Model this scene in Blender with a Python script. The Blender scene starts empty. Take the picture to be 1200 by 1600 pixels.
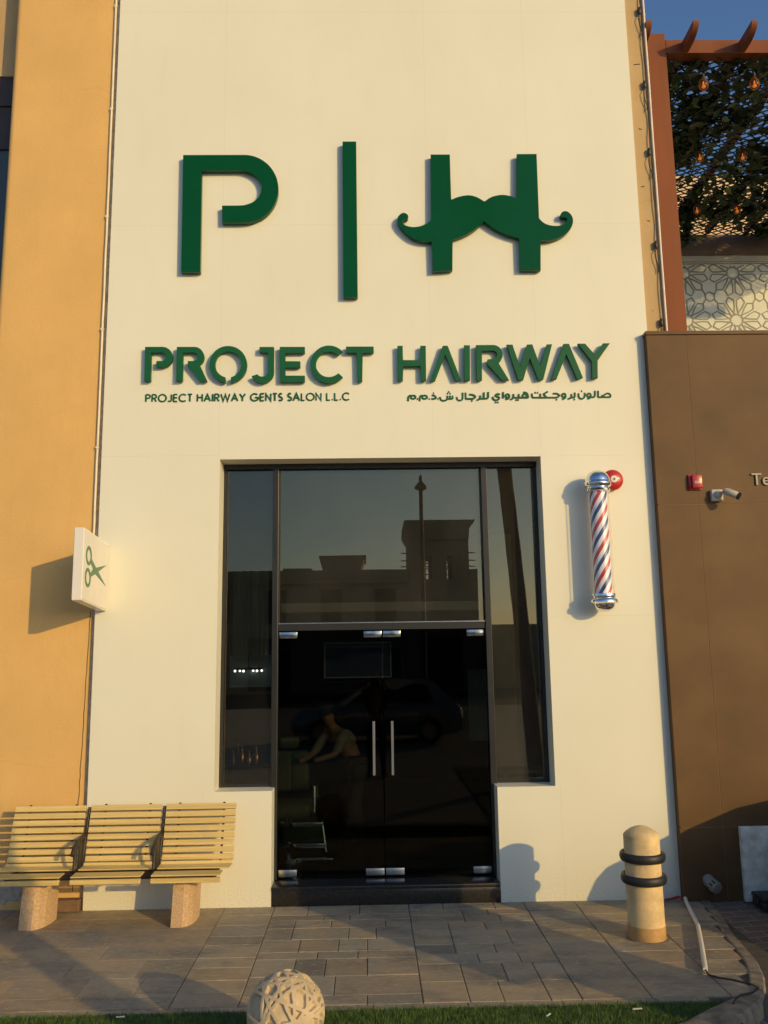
import bpy, bmesh, math, random, json
import numpy as np
from mathutils import Vector, Matrix
R = math.radians
PI = math.pi
random.seed(7)
sc = bpy.context.scene
COL = sc.collection

# ------------------------------------------------------------------ camera, sky, sun, exposure
cam_d = bpy.data.cameras.new('camera')
cam = bpy.data.objects.new('camera', cam_d)
COL.objects.link(cam)
PITCH, YAW, ROLL = 0.164833503, 0.0193034374, -0.0142909006
fw = Vector((math.sin(YAW)*math.cos(PITCH), math.cos(YAW)*math.cos(PITCH), math.sin(PITCH)))
r0 = Vector((math.cos(YAW), -math.sin(YAW), 0))
u0 = r0.cross(fw)
rt = r0*math.cos(ROLL) + u0*math.sin(ROLL)
up = u0*math.cos(ROLL) - r0*math.sin(ROLL)
M = Matrix((rt, up, -fw)).transposed().to_4x4()
M.translation = Vector((0, -7.9923, 2.2))
cam.matrix_world = M
cam_d.sensor_fit = 'VERTICAL'
cam_d.sensor_height = 36
cam_d.sensor_width = 27
cam_d.lens = 1325.96/1600*36
cam_d.clip_start = 0.02
cam_d.clip_end = 3000
sc.camera = cam
sc.render.resolution_x = 768
sc.render.resolution_y = 1024

SUN_AZ, SUN_EL = 40.5, 14.4
sun_from = Vector((math.sin(R(SUN_AZ))*math.cos(R(SUN_EL)), -math.cos(R(SUN_AZ))*math.cos(R(SUN_EL)), math.sin(R(SUN_EL))))
world = bpy.data.worlds.new('World')
sc.world = world
world.use_nodes = True
wn = world.node_tree
bg = wn.nodes['Background']
sky = wn.nodes.new('ShaderNodeTexSky')
sky.sky_type = 'NISHITA'
sky.sun_disc = False
sky.sun_elevation = R(SUN_EL)
sky.sun_rotation = R(180 - SUN_AZ)
sky.air_density = 1.0
sky.dust_density = 1.3
sky.ozone_density = 4.0
wn.links.new(sky.outputs[0], bg.inputs[0])
bg.inputs[1].default_value = 0.118
sl = bpy.data.lights.new('sun', 'SUN')
sl.energy = 1.97
sl.angle = R(0.5)
sl.color = (1.0, 0.68, 0.24)
so = bpy.data.objects.new('sun', sl)
COL.objects.link(so)
so.location = sun_from*60
so.rotation_euler = (-sun_from).to_track_quat('-Z', 'Y').to_euler()
sc.view_settings.view_transform = 'Standard'
sc.view_settings.look = 'None'
sc.view_settings.exposure = 0.44
sc.view_settings.gamma = 1.0
sc.cycles.use_denoising = True
sc.cycles.max_bounces = 10
sc.cycles.transparent_max_bounces = 24
sc.cycles.sample_clamp_indirect = 8

# ------------------------------------------------------------------ helpers
class MB:
    """collects shapes and links them as one mesh object"""
    def __init__(self):
        self.bm = bmesh.new()
    def face(self, pts):
        vs = [self.bm.verts.new(p) for p in pts]
        try: return self.bm.faces.new(vs)
        except ValueError: return None
    def box(self, x0, x1, y0, y1, z0, z1, bev=0.0, seg=2):
        c = [(x0,y0,z0),(x1,y0,z0),(x1,y1,z0),(x0,y1,z0),(x0,y0,z1),(x1,y0,z1),(x1,y1,z1),(x0,y1,z1)]
        return self.hexa(c, bev, seg)
    def hexa(self, c, bev=0.0, seg=2):
        v = [self.bm.verts.new(p) for p in c]
        f = [self.bm.faces.new([v[i] for i in q]) for q in ((3,2,1,0),(4,5,6,7),(0,1,5,4),(1,2,6,5),(2,3,7,6),(3,0,4,7))]
        if bev > 0:
            es = list({e for q in f for e in q.edges})
            bmesh.ops.bevel(self.bm, geom=es, offset=bev, segments=seg, profile=0.5, affect='EDGES')
        return v
    def tube(self, pts, r, n=10, cap=True, rs=None):
        P = [Vector(p) for p in pts]
        rings = []
        T0 = None
        for i, p in enumerate(P):
            t = (P[min(i+1, len(P)-1)] - P[max(i-1, 0)])
            t = t.normalized() if t.length > 1e-9 else Vector((0,0,1))
            if T0 is None:
                a = Vector((0,0,1)) if abs(t.z) < .9 else Vector((1,0,0))
                nx = t.cross(a).normalized()
            else:
                q = T0.rotation_difference(t)
                nx = q @ nx
                nx = (nx - t*nx.dot(t)).normalized()
            ny = t.cross(nx)
            T0 = t
            rr = rs[i] if rs else r
            rings.append([self.bm.verts.new(p + nx*rr*math.cos(2*PI*k/n) + ny*rr*math.sin(2*PI*k/n)) for k in range(n)])
        for a, b in zip(rings, rings[1:]):
            for k in range(n):
                self.bm.faces.new((a[k], a[(k+1)%n], b[(k+1)%n], b[k]))
        if cap:
            self.bm.faces.new(rings[0][::-1]); self.bm.faces.new(rings[-1])
    def lathe(self, prof, n=32, M=None):
        """prof: (radius, height) pairs; turned round z"""
        M = M or Matrix()
        rings = []
        for r, z in prof:
            if r < 1e-6: rings.append([self.bm.verts.new(M @ Vector((0,0,z)))])
            else: rings.append([self.bm.verts.new(M @ Vector((r*math.cos(2*PI*k/n), r*math.sin(2*PI*k/n), z))) for k in range(n)])
        for a, b in zip(rings, rings[1:]):
            for k in range(n):
                k2 = (k+1) % n
                if len(a) == 1 and len(b) == 1: continue
                if len(a) == 1: self.bm.faces.new((a[0], b[k2], b[k]))
                elif len(b) == 1: self.bm.faces.new((a[k], a[k2], b[0]))
                else: self.bm.faces.new((a[k], a[k2], b[k2], b[k]))
        if len(rings[0]) > 1: self.bm.faces.new(rings[0][::-1])
        if len(rings[-1]) > 1: self.bm.faces.new(rings[-1])
    def prism(self, poly, y0, y1, bev=0.0, M=None, map=None):
        """poly in (x,z) extruded along y; map turns (a,b,depth) into a point"""
        f = map or (lambda a, b, d: (a, d, b))
        n = len(poly)
        A = [self.bm.verts.new(f(a, b, y0)) for a, b in poly]
        B = [self.bm.verts.new(f(a, b, y1)) for a, b in poly]
        fa = self.bm.faces.new(A); fb = self.bm.faces.new(B[::-1])
        for i in range(n):
            self.bm.faces.new((A[(i+1)%n], A[i], B[i], B[(i+1)%n]))
        if bev > 0:
            bmesh.ops.bevel(self.bm, geom=list(fa.edges), offset=bev, segments=2, profile=.5, affect='EDGES')
    def stroke(self, pts, w, y0, y1, map=None, closed=False):
        """a thick 2-D line with mitred joins, extruded"""
        P = []
        for p in pts:
            if not P or (abs(P[-1][0]-p[0]) + abs(P[-1][1]-p[1])) > 1e-5: P.append(tuple(p))
        if closed is False and len(P) > 3 and abs(P[0][0]-P[-1][0]) + abs(P[0][1]-P[-1][1]) < 1e-4:
            closed = True
        if closed: P = P[:-1]
        n = len(P)
        L, Rr = [], []
        for i in range(n):
            p = Vector(P[i])
            a = Vector(P[i-1]) if (i > 0 or closed) else None
            b = Vector(P[(i+1) % n]) if (i < n-1 or closed) else None
            d1 = (p-a).normalized() if a is not None else None
            d2 = (b-p).normalized() if b is not None else None
            d1 = d1 or d2; d2 = d2 or d1
            n1 = Vector((-d1.y, d1.x)); n2 = Vector((-d2.y, d2.x))
            m = n1 + n2
            if m.length < .3: m = n1
            m = m.normalized(); k = min(1/max(m.dot(n1), .3), 2.2)
            L.append(p + m*w*.5*k); Rr.append(p - m*w*.5*k)
        f = map or (lambda a, b, d: (a, d, b))
        rng = range(n if closed else n-1)
        V = [[self.bm.verts.new(f(q.x, q.y, d)) for q in S] for S in (L, Rr) for d in (y0, y1)]
        l0, l1, s0, s1 = V
        for i in rng:
            j = (i+1) % n
            self.bm.faces.new((l0[i], l0[j], s0[j], s0[i]))
            self.bm.faces.new((l1[j], l1[i], s1[i], s1[j]))
            self.bm.faces.new((l0[j], l0[i], l1[i], l1[j]))
            self.bm.faces.new((s0[i], s0[j], s1[j], s1[i]))
        if not closed:
            for i in (0, n-1):
                self.bm.faces.new((l0[i], s0[i], s1[i], l1[i]))
    def build(self, name, mat, parent=None, smooth=None, fix=True):
        if fix: bmesh.ops.recalc_face_normals(self.bm, faces=self.bm.faces[:])
        me = bpy.data.meshes.new(name)
        self.bm.to_mesh(me); self.bm.free()
        return link(name, me, mat, parent, smooth)

def link(name, me, mat, parent=None, smooth=None):
    if mat is not None: me.materials.append(mat)
    o = bpy.data.objects.new(name, me)
    COL.objects.link(o)
    if smooth is not None:
        me.polygons.foreach_set('use_smooth', [True]*len(me.polygons))
        me.set_sharp_from_angle(angle=R(smooth))
    if parent is not None:
        o.parent = parent
        o.location = -parent.location if parent.rotation_euler.x == 0 and parent.rotation_euler.y == 0 and parent.rotation_euler.z == 0 else o.location
        if parent.type == 'MESH' and parent.parent is not None:
            o.location = Vector((0,0,0))
    return o
def raw(name, verts, faces, mat, parent=None, smooth=None):
    me = bpy.data.meshes.new(name)
    me.from_pydata(verts, [], faces); me.update()
    return link(name, me, mat, parent, smooth)
def tag(o, label=None, cat=None, group=None, kind=None):
    if label: o['label'] = label
    if cat: o['category'] = cat
    if group: o['group'] = group
    if kind: o['kind'] = kind
    elif cat: o['kind'] = 'thing'
    return o
def thing(name, label, cat, loc=(0,0,0), group=None):
    o = bpy.data.objects.new(name, None)
    COL.objects.link(o); o.location = loc
    o.empty_display_size = .2
    return tag(o, label, cat, group)
def copy_tree(o, delta, label=None):
    c = o.copy(); COL.objects.link(c)
    c.location = o.location + Vector(delta)
    if label: c['label'] = label
    for ch in list(o.children):
        d = ch.copy(); COL.objects.link(d); d.parent = c
        for g in list(ch.children):
            e = g.copy(); COL.objects.link(e); e.parent = d
    return c

# ------------------------------------------------------------------ materials
def nodes(name):
    m = bpy.data.materials.new(name); m.use_nodes = True
    nt = m.node_tree
    return m, nt, nt.nodes['Principled BSDF']
def N(nt, kind, **kw):
    n = nt.nodes.new(kind)
    for k, v in kw.items(): setattr(n, k, v)
    return n
def math_n(nt, op, a, b=None, c=None):
    n = N(nt, 'ShaderNodeMath', operation=op)
    for i, v in enumerate((a, b, c)):
        if v is None: continue
        if isinstance(v, (int, float)): n.inputs[i].default_value = v
        else: nt.links.new(v, n.inputs[i])
    return n.outputs[0]
def mixc(nt, fac, a, b):
    n = N(nt, 'ShaderNodeMix', data_type='RGBA')
    for i, v in ((0, fac), (6, a), (7, b)):
        if isinstance(v, (int, float)): n.inputs[i].default_value = v
        elif isinstance(v, tuple): n.inputs[i].default_value = (*v, 1)
        else: nt.links.new(v, n.inputs[i])
    return n.outputs[2]
def noise(nt, scale, detail=4, rough=.55, stretch=None, vec=None):
    tc = N(nt, 'ShaderNodeTexCoord')
    src = vec or tc.outputs['Object']
    if stretch:
        mp = N(nt, 'ShaderNodeMapping'); mp.inputs['Scale'].default_value = stretch
        nt.links.new(src, mp.inputs['Vector']); src = mp.outputs[0]
    n = N(nt, 'ShaderNodeTexNoise'); n.inputs['Scale'].default_value = scale
    n.inputs['Detail'].default_value = detail; n.inputs['Roughness'].default_value = rough
    nt.links.new(src, n.inputs['Vector'])
    return n.outputs['Fac']
def ramp(nt, fac, a, b):
    n = N(nt, 'ShaderNodeMapRange'); n.inputs[1].default_value = a; n.inputs[2].default_value = b
    nt.links.new(fac, n.inputs[0])
    return n.outputs[0]
def mat(name, col, rough=.6, metal=0.0, var=.12, scale=6.0, stretch=None, bump=0.0, bscale=None, spec=.5, hue=None, coat=0):
    m, nt, p = nodes(name)
    dark = tuple(c*(1-var) for c in col)
    lite = tuple(min(1, c*(1+var)) for c in col) if hue is None else hue
    f = noise(nt, scale, 6, .6, stretch)
    nt.links.new(mixc(nt, ramp(nt, f, .3, .7), dark, lite), p.inputs['Base Color'])
    p.inputs['Roughness'].default_value = rough
    p.inputs['Metallic'].default_value = metal
    p.inputs['Specular IOR Level'].default_value = spec
    if coat: p.inputs['Coat Weight'].default_value = coat
    if bump:
        b = N(nt, 'ShaderNodeBump'); b.inputs['Strength'].default_value = bump; b.inputs['Distance'].default_value = .01
        nt.links.new(noise(nt, bscale or scale*8, 5, .6), b.inputs['Height'])
        nt.links.new(b.outputs[0], p.inputs['Normal'])
    return m
def glass_mat(name, tint, ior=1.5, gain=1.0, rough=0.0, coat=(1, 1, 1), dust=0.0, front_only=False, edge=None):
    m = bpy.data.materials.new(name); m.use_nodes = True
    nt = m.node_tree; nt.nodes.clear()
    out = N(nt, 'ShaderNodeOutputMaterial')
    tr = N(nt, 'ShaderNodeBsdfTransparent'); tr.inputs[0].default_value = (*tint, 1)
    gl = N(nt, 'ShaderNodeBsdfGlossy'); gl.inputs['Roughness'].default_value = rough; gl.inputs['Color'].default_value = (*coat, 1)
    fr = N(nt, 'ShaderNodeFresnel'); fr.inputs[0].default_value = ior
    mx = N(nt, 'ShaderNodeMixShader')
    fac = math_n(nt, 'MULTIPLY', fr.outputs[0], gain)
    if front_only:
        geo = N(nt, 'ShaderNodeNewGeometry')
        fac = math_n(nt, 'MULTIPLY', fac, math_n(nt, 'SUBTRACT', 1.0, geo.outputs['Backfacing']))
    nt.links.new(fac, mx.inputs[0])
    nt.links.new(tr.outputs[0], mx.inputs[1]); nt.links.new(gl.outputs[0], mx.inputs[2])
    # slight waviness of the panes
    b = N(nt, 'ShaderNodeBump'); b.inputs['Strength'].default_value = .02; b.inputs['Distance'].default_value = .01
    nt.links.new(noise(nt, .9, 1), b.inputs['Height'])
    nt.links.new(b.outputs[0], gl.inputs['Normal'])
    if edge:
        # the wall of a hollow vessel is seen edge-on at its outline
        lw = N(nt, 'ShaderNodeLayerWeight'); lw.inputs[0].default_value = .5
        df = N(nt, 'ShaderNodeBsdfTranslucent'); d2 = N(nt, 'ShaderNodeBsdfDiffuse'); ad = N(nt, 'ShaderNodeMixShader'); ad.inputs[0].default_value = .65
        df.inputs[0].default_value = (*edge[0], 1); d2.inputs[0].default_value = (*edge[0], 1)
        nt.links.new(df.outputs[0], ad.inputs[1]); nt.links.new(d2.outputs[0], ad.inputs[2])
        m2 = N(nt, 'ShaderNodeMixShader')
        nt.links.new(math_n(nt, 'MULTIPLY', math_n(nt, 'POWER', lw.outputs['Facing'], edge[1]), edge[2]), m2.inputs[0])
        nt.links.new(mx.outputs[0], m2.inputs[1]); nt.links.new(ad.outputs[0], m2.inputs[2])
        nt.links.new(m2.outputs[0], out.inputs[0])
    elif dust:
        # a thin film of street dust on the pane
        df = N(nt, 'ShaderNodeBsdfDiffuse'); df.inputs[0].default_value = (.72, .68, .58, 1)
        m2 = N(nt, 'ShaderNodeMixShader')
        nt.links.new(math_n(nt, 'MULTIPLY', ramp(nt, noise(nt, 2.2, 5, .6, (1, 1, .5)), .1, .9), dust*2), m2.inputs[0])
        nt.links.new(mx.outputs[0], m2.inputs[1]); nt.links.new(df.outputs[0], m2.inputs[2])
        nt.links.new(m2.outputs[0], out.inputs[0])
    else: nt.links.new(mx.outputs[0], out.inputs[0])
    return m
def emit_mat(name, col, strength):
    m, nt, p = nodes(name)
    p.inputs['Base Color'].default_value = (*col, 1)
    p.inputs['Emission Color'].default_value = (*col, 1)
    p.inputs['Emission Strength'].default_value = strength
    return m

def facade_mat():
    m, nt, p = nodes('white_panel')
    tc = N(nt, 'ShaderNodeTexCoord'); sp = N(nt, 'ShaderNodeSeparateXYZ')
    nt.links.new(tc.outputs['Object'], sp.inputs[0])
    x, y, z = sp.outputs
    def seam(c, v, lo=None, hi=None, other=None, w=.0022):
        a = math_n(nt, 'LESS_THAN', math_n(nt, 'ABSOLUTE', math_n(nt, 'SUBTRACT', c, v)), w)
        if lo is not None:
            a = math_n(nt, 'MULTIPLY', a, math_n(nt, 'GREATER_THAN', other, lo))
            a = math_n(nt, 'MULTIPLY', a, math_n(nt, 'LESS_THAN', other, hi))
        return a
    S = [seam(x, -1.43, 4.06, 9.9, z), seam(x, .64, 4.06, 9.9, z), seam(x, 1.685, 4.06, 9.9, z),
         seam(z, 6.48), seam(z, 4.062, 1.66, 2.9, x), seam(z, 4.10, -2.6, -1.41, x), seam(x, 1.722, 0, .98, z), seam(x, -1.52, 0, 1.0, z),
         seam(z, 8.9), seam(z, 2.52, 1.69, 2.9, x)]
    s = S[0]
    for q in S[1:]: s = math_n(nt, 'MAXIMUM', s, q)
    f = noise(nt, .7, 3, .5); g = noise(nt, 5, 6, .65, (1, 1, .25)); d = noise(nt, 60, 3, .6)
    base = mixc(nt, ramp(nt, f, .3, .7), (.755, .735, .60), (.80, .785, .65))
    base = mixc(nt, math_n(nt, 'MULTIPLY', ramp(nt, g, .52, .8), .13), base, (.62, .58, .5))
    # splash dirt low down
    low = math_n(nt, 'MULTIPLY', ramp(nt, z, .45, 0.0), ramp(nt, d, .35, .7))
    base = mixc(nt, math_n(nt, 'MULTIPLY', low, .35), base, (.42, .37, .3))
    nt.links.new(mixc(nt, math_n(nt, 'MULTIPLY', s, .15), base, (.3, .28, .25)), p.inputs['Base Color'])
    p.inputs['Roughness'].default_value = .42
    p.inputs['Specular IOR Level'].default_value = .35
    b = N(nt, 'ShaderNodeBump'); b.inputs['Strength'].default_value = .12; b.inputs['Distance'].default_value = .02
    nt.links.new(noise(nt, 1.4, 2, .5), b.inputs['Height'])
    nt.links.new(b.outputs[0], p.inputs['Normal'])
    return m

def stucco_mat(name, col, var=.08, crack=True):
    m, nt, p = nodes(name)
    f = noise(nt, 1.1, 5, .6); g = noise(nt, 9, 6, .7, (1, 1, .3)); h = noise(nt, 45, 4, .7)
    base = mixc(nt, ramp(nt, f, .3, .7), tuple(c*(1-var) for c in col), tuple(min(1, c*(1+var*.6)) for c in col))
    base = mixc(nt, math_n(nt, 'MULTIPLY', ramp(nt, g, .5, .85), .25), base, tuple(c*.72 for c in col))
    if crack:
        tc = N(nt, 'ShaderNodeTexCoord')
        v = N(nt, 'ShaderNodeTexVoronoi', feature='DISTANCE_TO_EDGE'); v.inputs['Scale'].default_value = .55
        mxv = N(nt, 'ShaderNodeMix', data_type='VECTOR'); mxv.inputs[0].default_value = .12
        nz = N(nt, 'ShaderNodeTexNoise'); nz.inputs['Scale'].default_value = 5
        nt.links.new(tc.outputs['Object'], nz.inputs['Vector'])
        nt.links.new(tc.outputs['Object'], mxv.inputs[4]); nt.links.new(nz.outputs['Color'], mxv.inputs[5])
        nt.links.new(mxv.outputs[1], v.inputs['Vector'])
        line = math_n(nt, 'MULTIPLY', math_n(nt, 'LESS_THAN', v.outputs['Distance'], .0016), ramp(nt, noise(nt, .8, 2), .48, .6))
        base = mixc(nt, math_n(nt, 'MULTIPLY', line, .2), base, tuple(c*.45 for c in col))
    nt.links.new(base, p.inputs['Base Color'])
    p.inputs['Roughness'].default_value = .85
    p.inputs['Specular IOR Level'].default_value = .25
    b = N(nt, 'ShaderNodeBump'); b.inputs['Strength'].default_value = .25; b.inputs['Distance'].default_value = .006
    nt.links.new(h, b.inputs['Height']); b.inputs['Strength'].default_value = .45; nt.links.new(b.outputs[0], p.inputs['Normal'])
    return m

def paving_mat(name, cols, rough=.75):
    """stone slabs: each slab has its own tone attribute"""
    m, nt, p = nodes(name)
    at = N(nt, 'ShaderNodeAttribute', attribute_name='tone')
    cr = N(nt, 'ShaderNodeValToRGB')
    el = cr.color_ramp.elements
    el[0].color = (*cols[0], 1); el[1].color = (*cols[-1], 1)
    for i, c in enumerate(cols[1:-1]):
        e = el.new((i+1)/(len(cols)-1)); e.color = (*c, 1)
    nt.links.new(at.outputs['Fac'], cr.inputs[0])
    f = noise(nt, 3.2, 8, .7, (1, 1.8, 1)); g = noise(nt, 16, 6, .7, (1, 2.2, 1)); h = noise(nt, 110, 3, .6)
    w = noise(nt, 1.3, 5, .6)
    c = mixc(nt, math_n(nt, 'MULTIPLY', ramp(nt, w, .44, .62), .55), cr.outputs[0], (.43, .31, .175))
    w2 = noise(nt, .9, 7, .68, (1, 1.6, 1))
    c = mixc(nt, math_n(nt, 'MULTIPLY', ramp(nt, w2, .5, .62), .55), c, (.13, .125, .115))
    c = mixc(nt, math_n(nt, 'MULTIPLY', ramp(nt, f, .50, .68), .5), c, (.12, .112, .10))
    c = mixc(nt, math_n(nt, 'MULTIPLY', ramp(nt, g, .53, .68), .6), c, (.56, .45, .30))
    nt.links.new(c, p.inputs['Base Color'])
    p.inputs['Roughness'].default_value = rough
    p.inputs['Specular IOR Level'].default_value = .3
    b = N(nt, 'ShaderNodeBump'); b.inputs['Strength'].default_value = .35; b.inputs['Distance'].default_value = .004
    nt.links.new(math_n(nt, 'ADD', g, math_n(nt, 'MULTIPLY', h, .5)), b.inputs['Height']); nt.links.new(b.outputs[0], p.inputs['Normal'])
    return m

def terrazzo_mat(name, col, dark):
    m, nt, p = nodes(name)
    tc = N(nt, 'ShaderNodeTexCoord')
    v = N(nt, 'ShaderNodeTexVoronoi'); v.inputs['Scale'].default_value = 170
    nt.links.new(tc.outputs['Object'], v.inputs['Vector'])
    f = noise(nt, 70, 3, .6)
    c = mixc(nt, ramp(nt, f, .35, .65), tuple(a*.8 for a in col), tuple(min(1, a*1.15) for a in col))
    hs = N(nt, 'ShaderNodeSeparateXYZ'); nt.links.new(v.outputs['Color'], hs.inputs[0])
    c = mixc(nt, math_n(nt, 'MULTIPLY', math_n(nt, 'GREATER_THAN', hs.outputs[0], .78), .55), c, dark)
    c = mixc(nt, math_n(nt, 'MULTIPLY', ramp(nt, noise(nt, 4, 4), .5, .8), .25), c, tuple(a*.6 for a in col))
    nt.links.new(c, p.inputs['Base Color'])
    p.inputs['Roughness'].default_value = .8
    b = N(nt, 'ShaderNodeBump'); b.inputs['Strength'].default_value = .4; b.inputs['Distance'].default_value = .004
    nt.links.new(v.outputs['Distance'], b.inputs['Height']); nt.links.new(b.outputs[0], p.inputs['Normal'])
    return m

def stripe_mat():
    """barber stripes: a helix in the pole's own coordinates"""
    m, nt, p = nodes('barber_stripes')
    tc = N(nt, 'ShaderNodeTexCoord'); sp = N(nt, 'ShaderNodeSeparateXYZ')
    nt.links.new(tc.outputs['Object'], sp.inputs[0])
    x, y, z = sp.outputs
    th = math_n(nt, 'ARCTAN2', x, math_n(nt, 'MULTIPLY', y, -1))
    ph = math_n(nt, 'FRACT', math_n(nt, 'ADD', math_n(nt, 'DIVIDE', math_n(nt, 'SUBTRACT', z, math_n(nt, 'MULTIPLY', th, .1194)), .25), 10.38))
    red = math_n(nt, 'LESS_THAN', math_n(nt, 'ABSOLUTE', math_n(nt, 'SUBTRACT', ph, .25)), .118)
    blu = math_n(nt, 'LESS_THAN', math_n(nt, 'ABSOLUTE', math_n(nt, 'SUBTRACT', ph, .75)), .118)
    c = mixc(nt, red, (.80, .78, .78), (.52, .03, .045))
    c = mixc(nt, blu, c, (.035, .05, .20))
    nt.links.new(c, p.inputs['Base Color'])
    p.inputs['Roughness'].default_value = .35
    return m

def brick_lane_mat():
    m, nt, p = nodes('lane_brick')
    tc = N(nt, 'ShaderNodeTexCoord')
    br = N(nt, 'ShaderNodeTexBrick'); br.offset = .5
    br.inputs['Scale'].default_value = 1.0
    br.inputs['Brick Width'].default_value = .22; br.inputs['Row Height'].default_value = .11
    br.inputs['Mortar Size'].default_value = .006
    br.inputs['Color1'].default_value = (.20, .16, .125, 1); br.inputs['Color2'].default_value = (.14, .115, .095, 1)
    br.inputs['Mortar'].default_value = (.34, .29, .22, 1)
    mp = N(nt, 'ShaderNodeMapping'); mp.inputs['Rotation'].default_value = (0, 0, R(-8))
    nt.links.new(tc.outputs['Object'], mp.inputs[0]); nt.links.new(mp.outputs[0], br.inputs['Vector'])
    f = noise(nt, 7, 6, .7)
    nt.links.new(mixc(nt, math_n(nt, 'MULTIPLY', ramp(nt, f, .4, .75), .5), br.outputs[0], (.07, .06, .055)), p.inputs['Base Color'])
    p.inputs['Roughness'].default_value = .8
    b = N(nt, 'ShaderNodeBump'); b.inputs['Strength'].default_value = .5; b.inputs['Distance'].default_value = .006
    nt.links.new(math_n(nt, 'ADD', math_n(nt, 'MULTIPLY', br.outputs['Fac'], -1), noise(nt, 40, 4)), b.inputs['Height']); nt.links.new(b.outputs[0], p.inputs['Normal'])
    return m

def wood_mat():
    m, nt, p = nodes('bench_slat')
    a = noise(nt, 3, 2, .5, (.35, 1, 14)); g = noise(nt, 9, 7, .7, (.3, 4, 9)); d = noise(nt, 5, 5, .65)
    c = mixc(nt, ramp(nt, a, .35, .65), (.60, .435, .15), (.76, .565, .21))
    c = mixc(nt, math_n(nt, 'MULTIPLY', ramp(nt, g, .5, .75), .5), c, (.36, .23, .08))
    c = mixc(nt, math_n(nt, 'MULTIPLY', ramp(nt, d, .55, .75), .35), c, (.42, .36, .24))
    nt.links.new(c, p.inputs['Base Color']); p.inputs['Roughness'].default_value = .55
    b = N(nt, 'ShaderNodeBump'); b.inputs['Strength'].default_value = .25; b.inputs['Distance'].default_value = .004
    nt.links.new(g, b.inputs['Height']); nt.links.new(b.outputs[0], p.inputs['Normal'])
    return m

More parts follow.
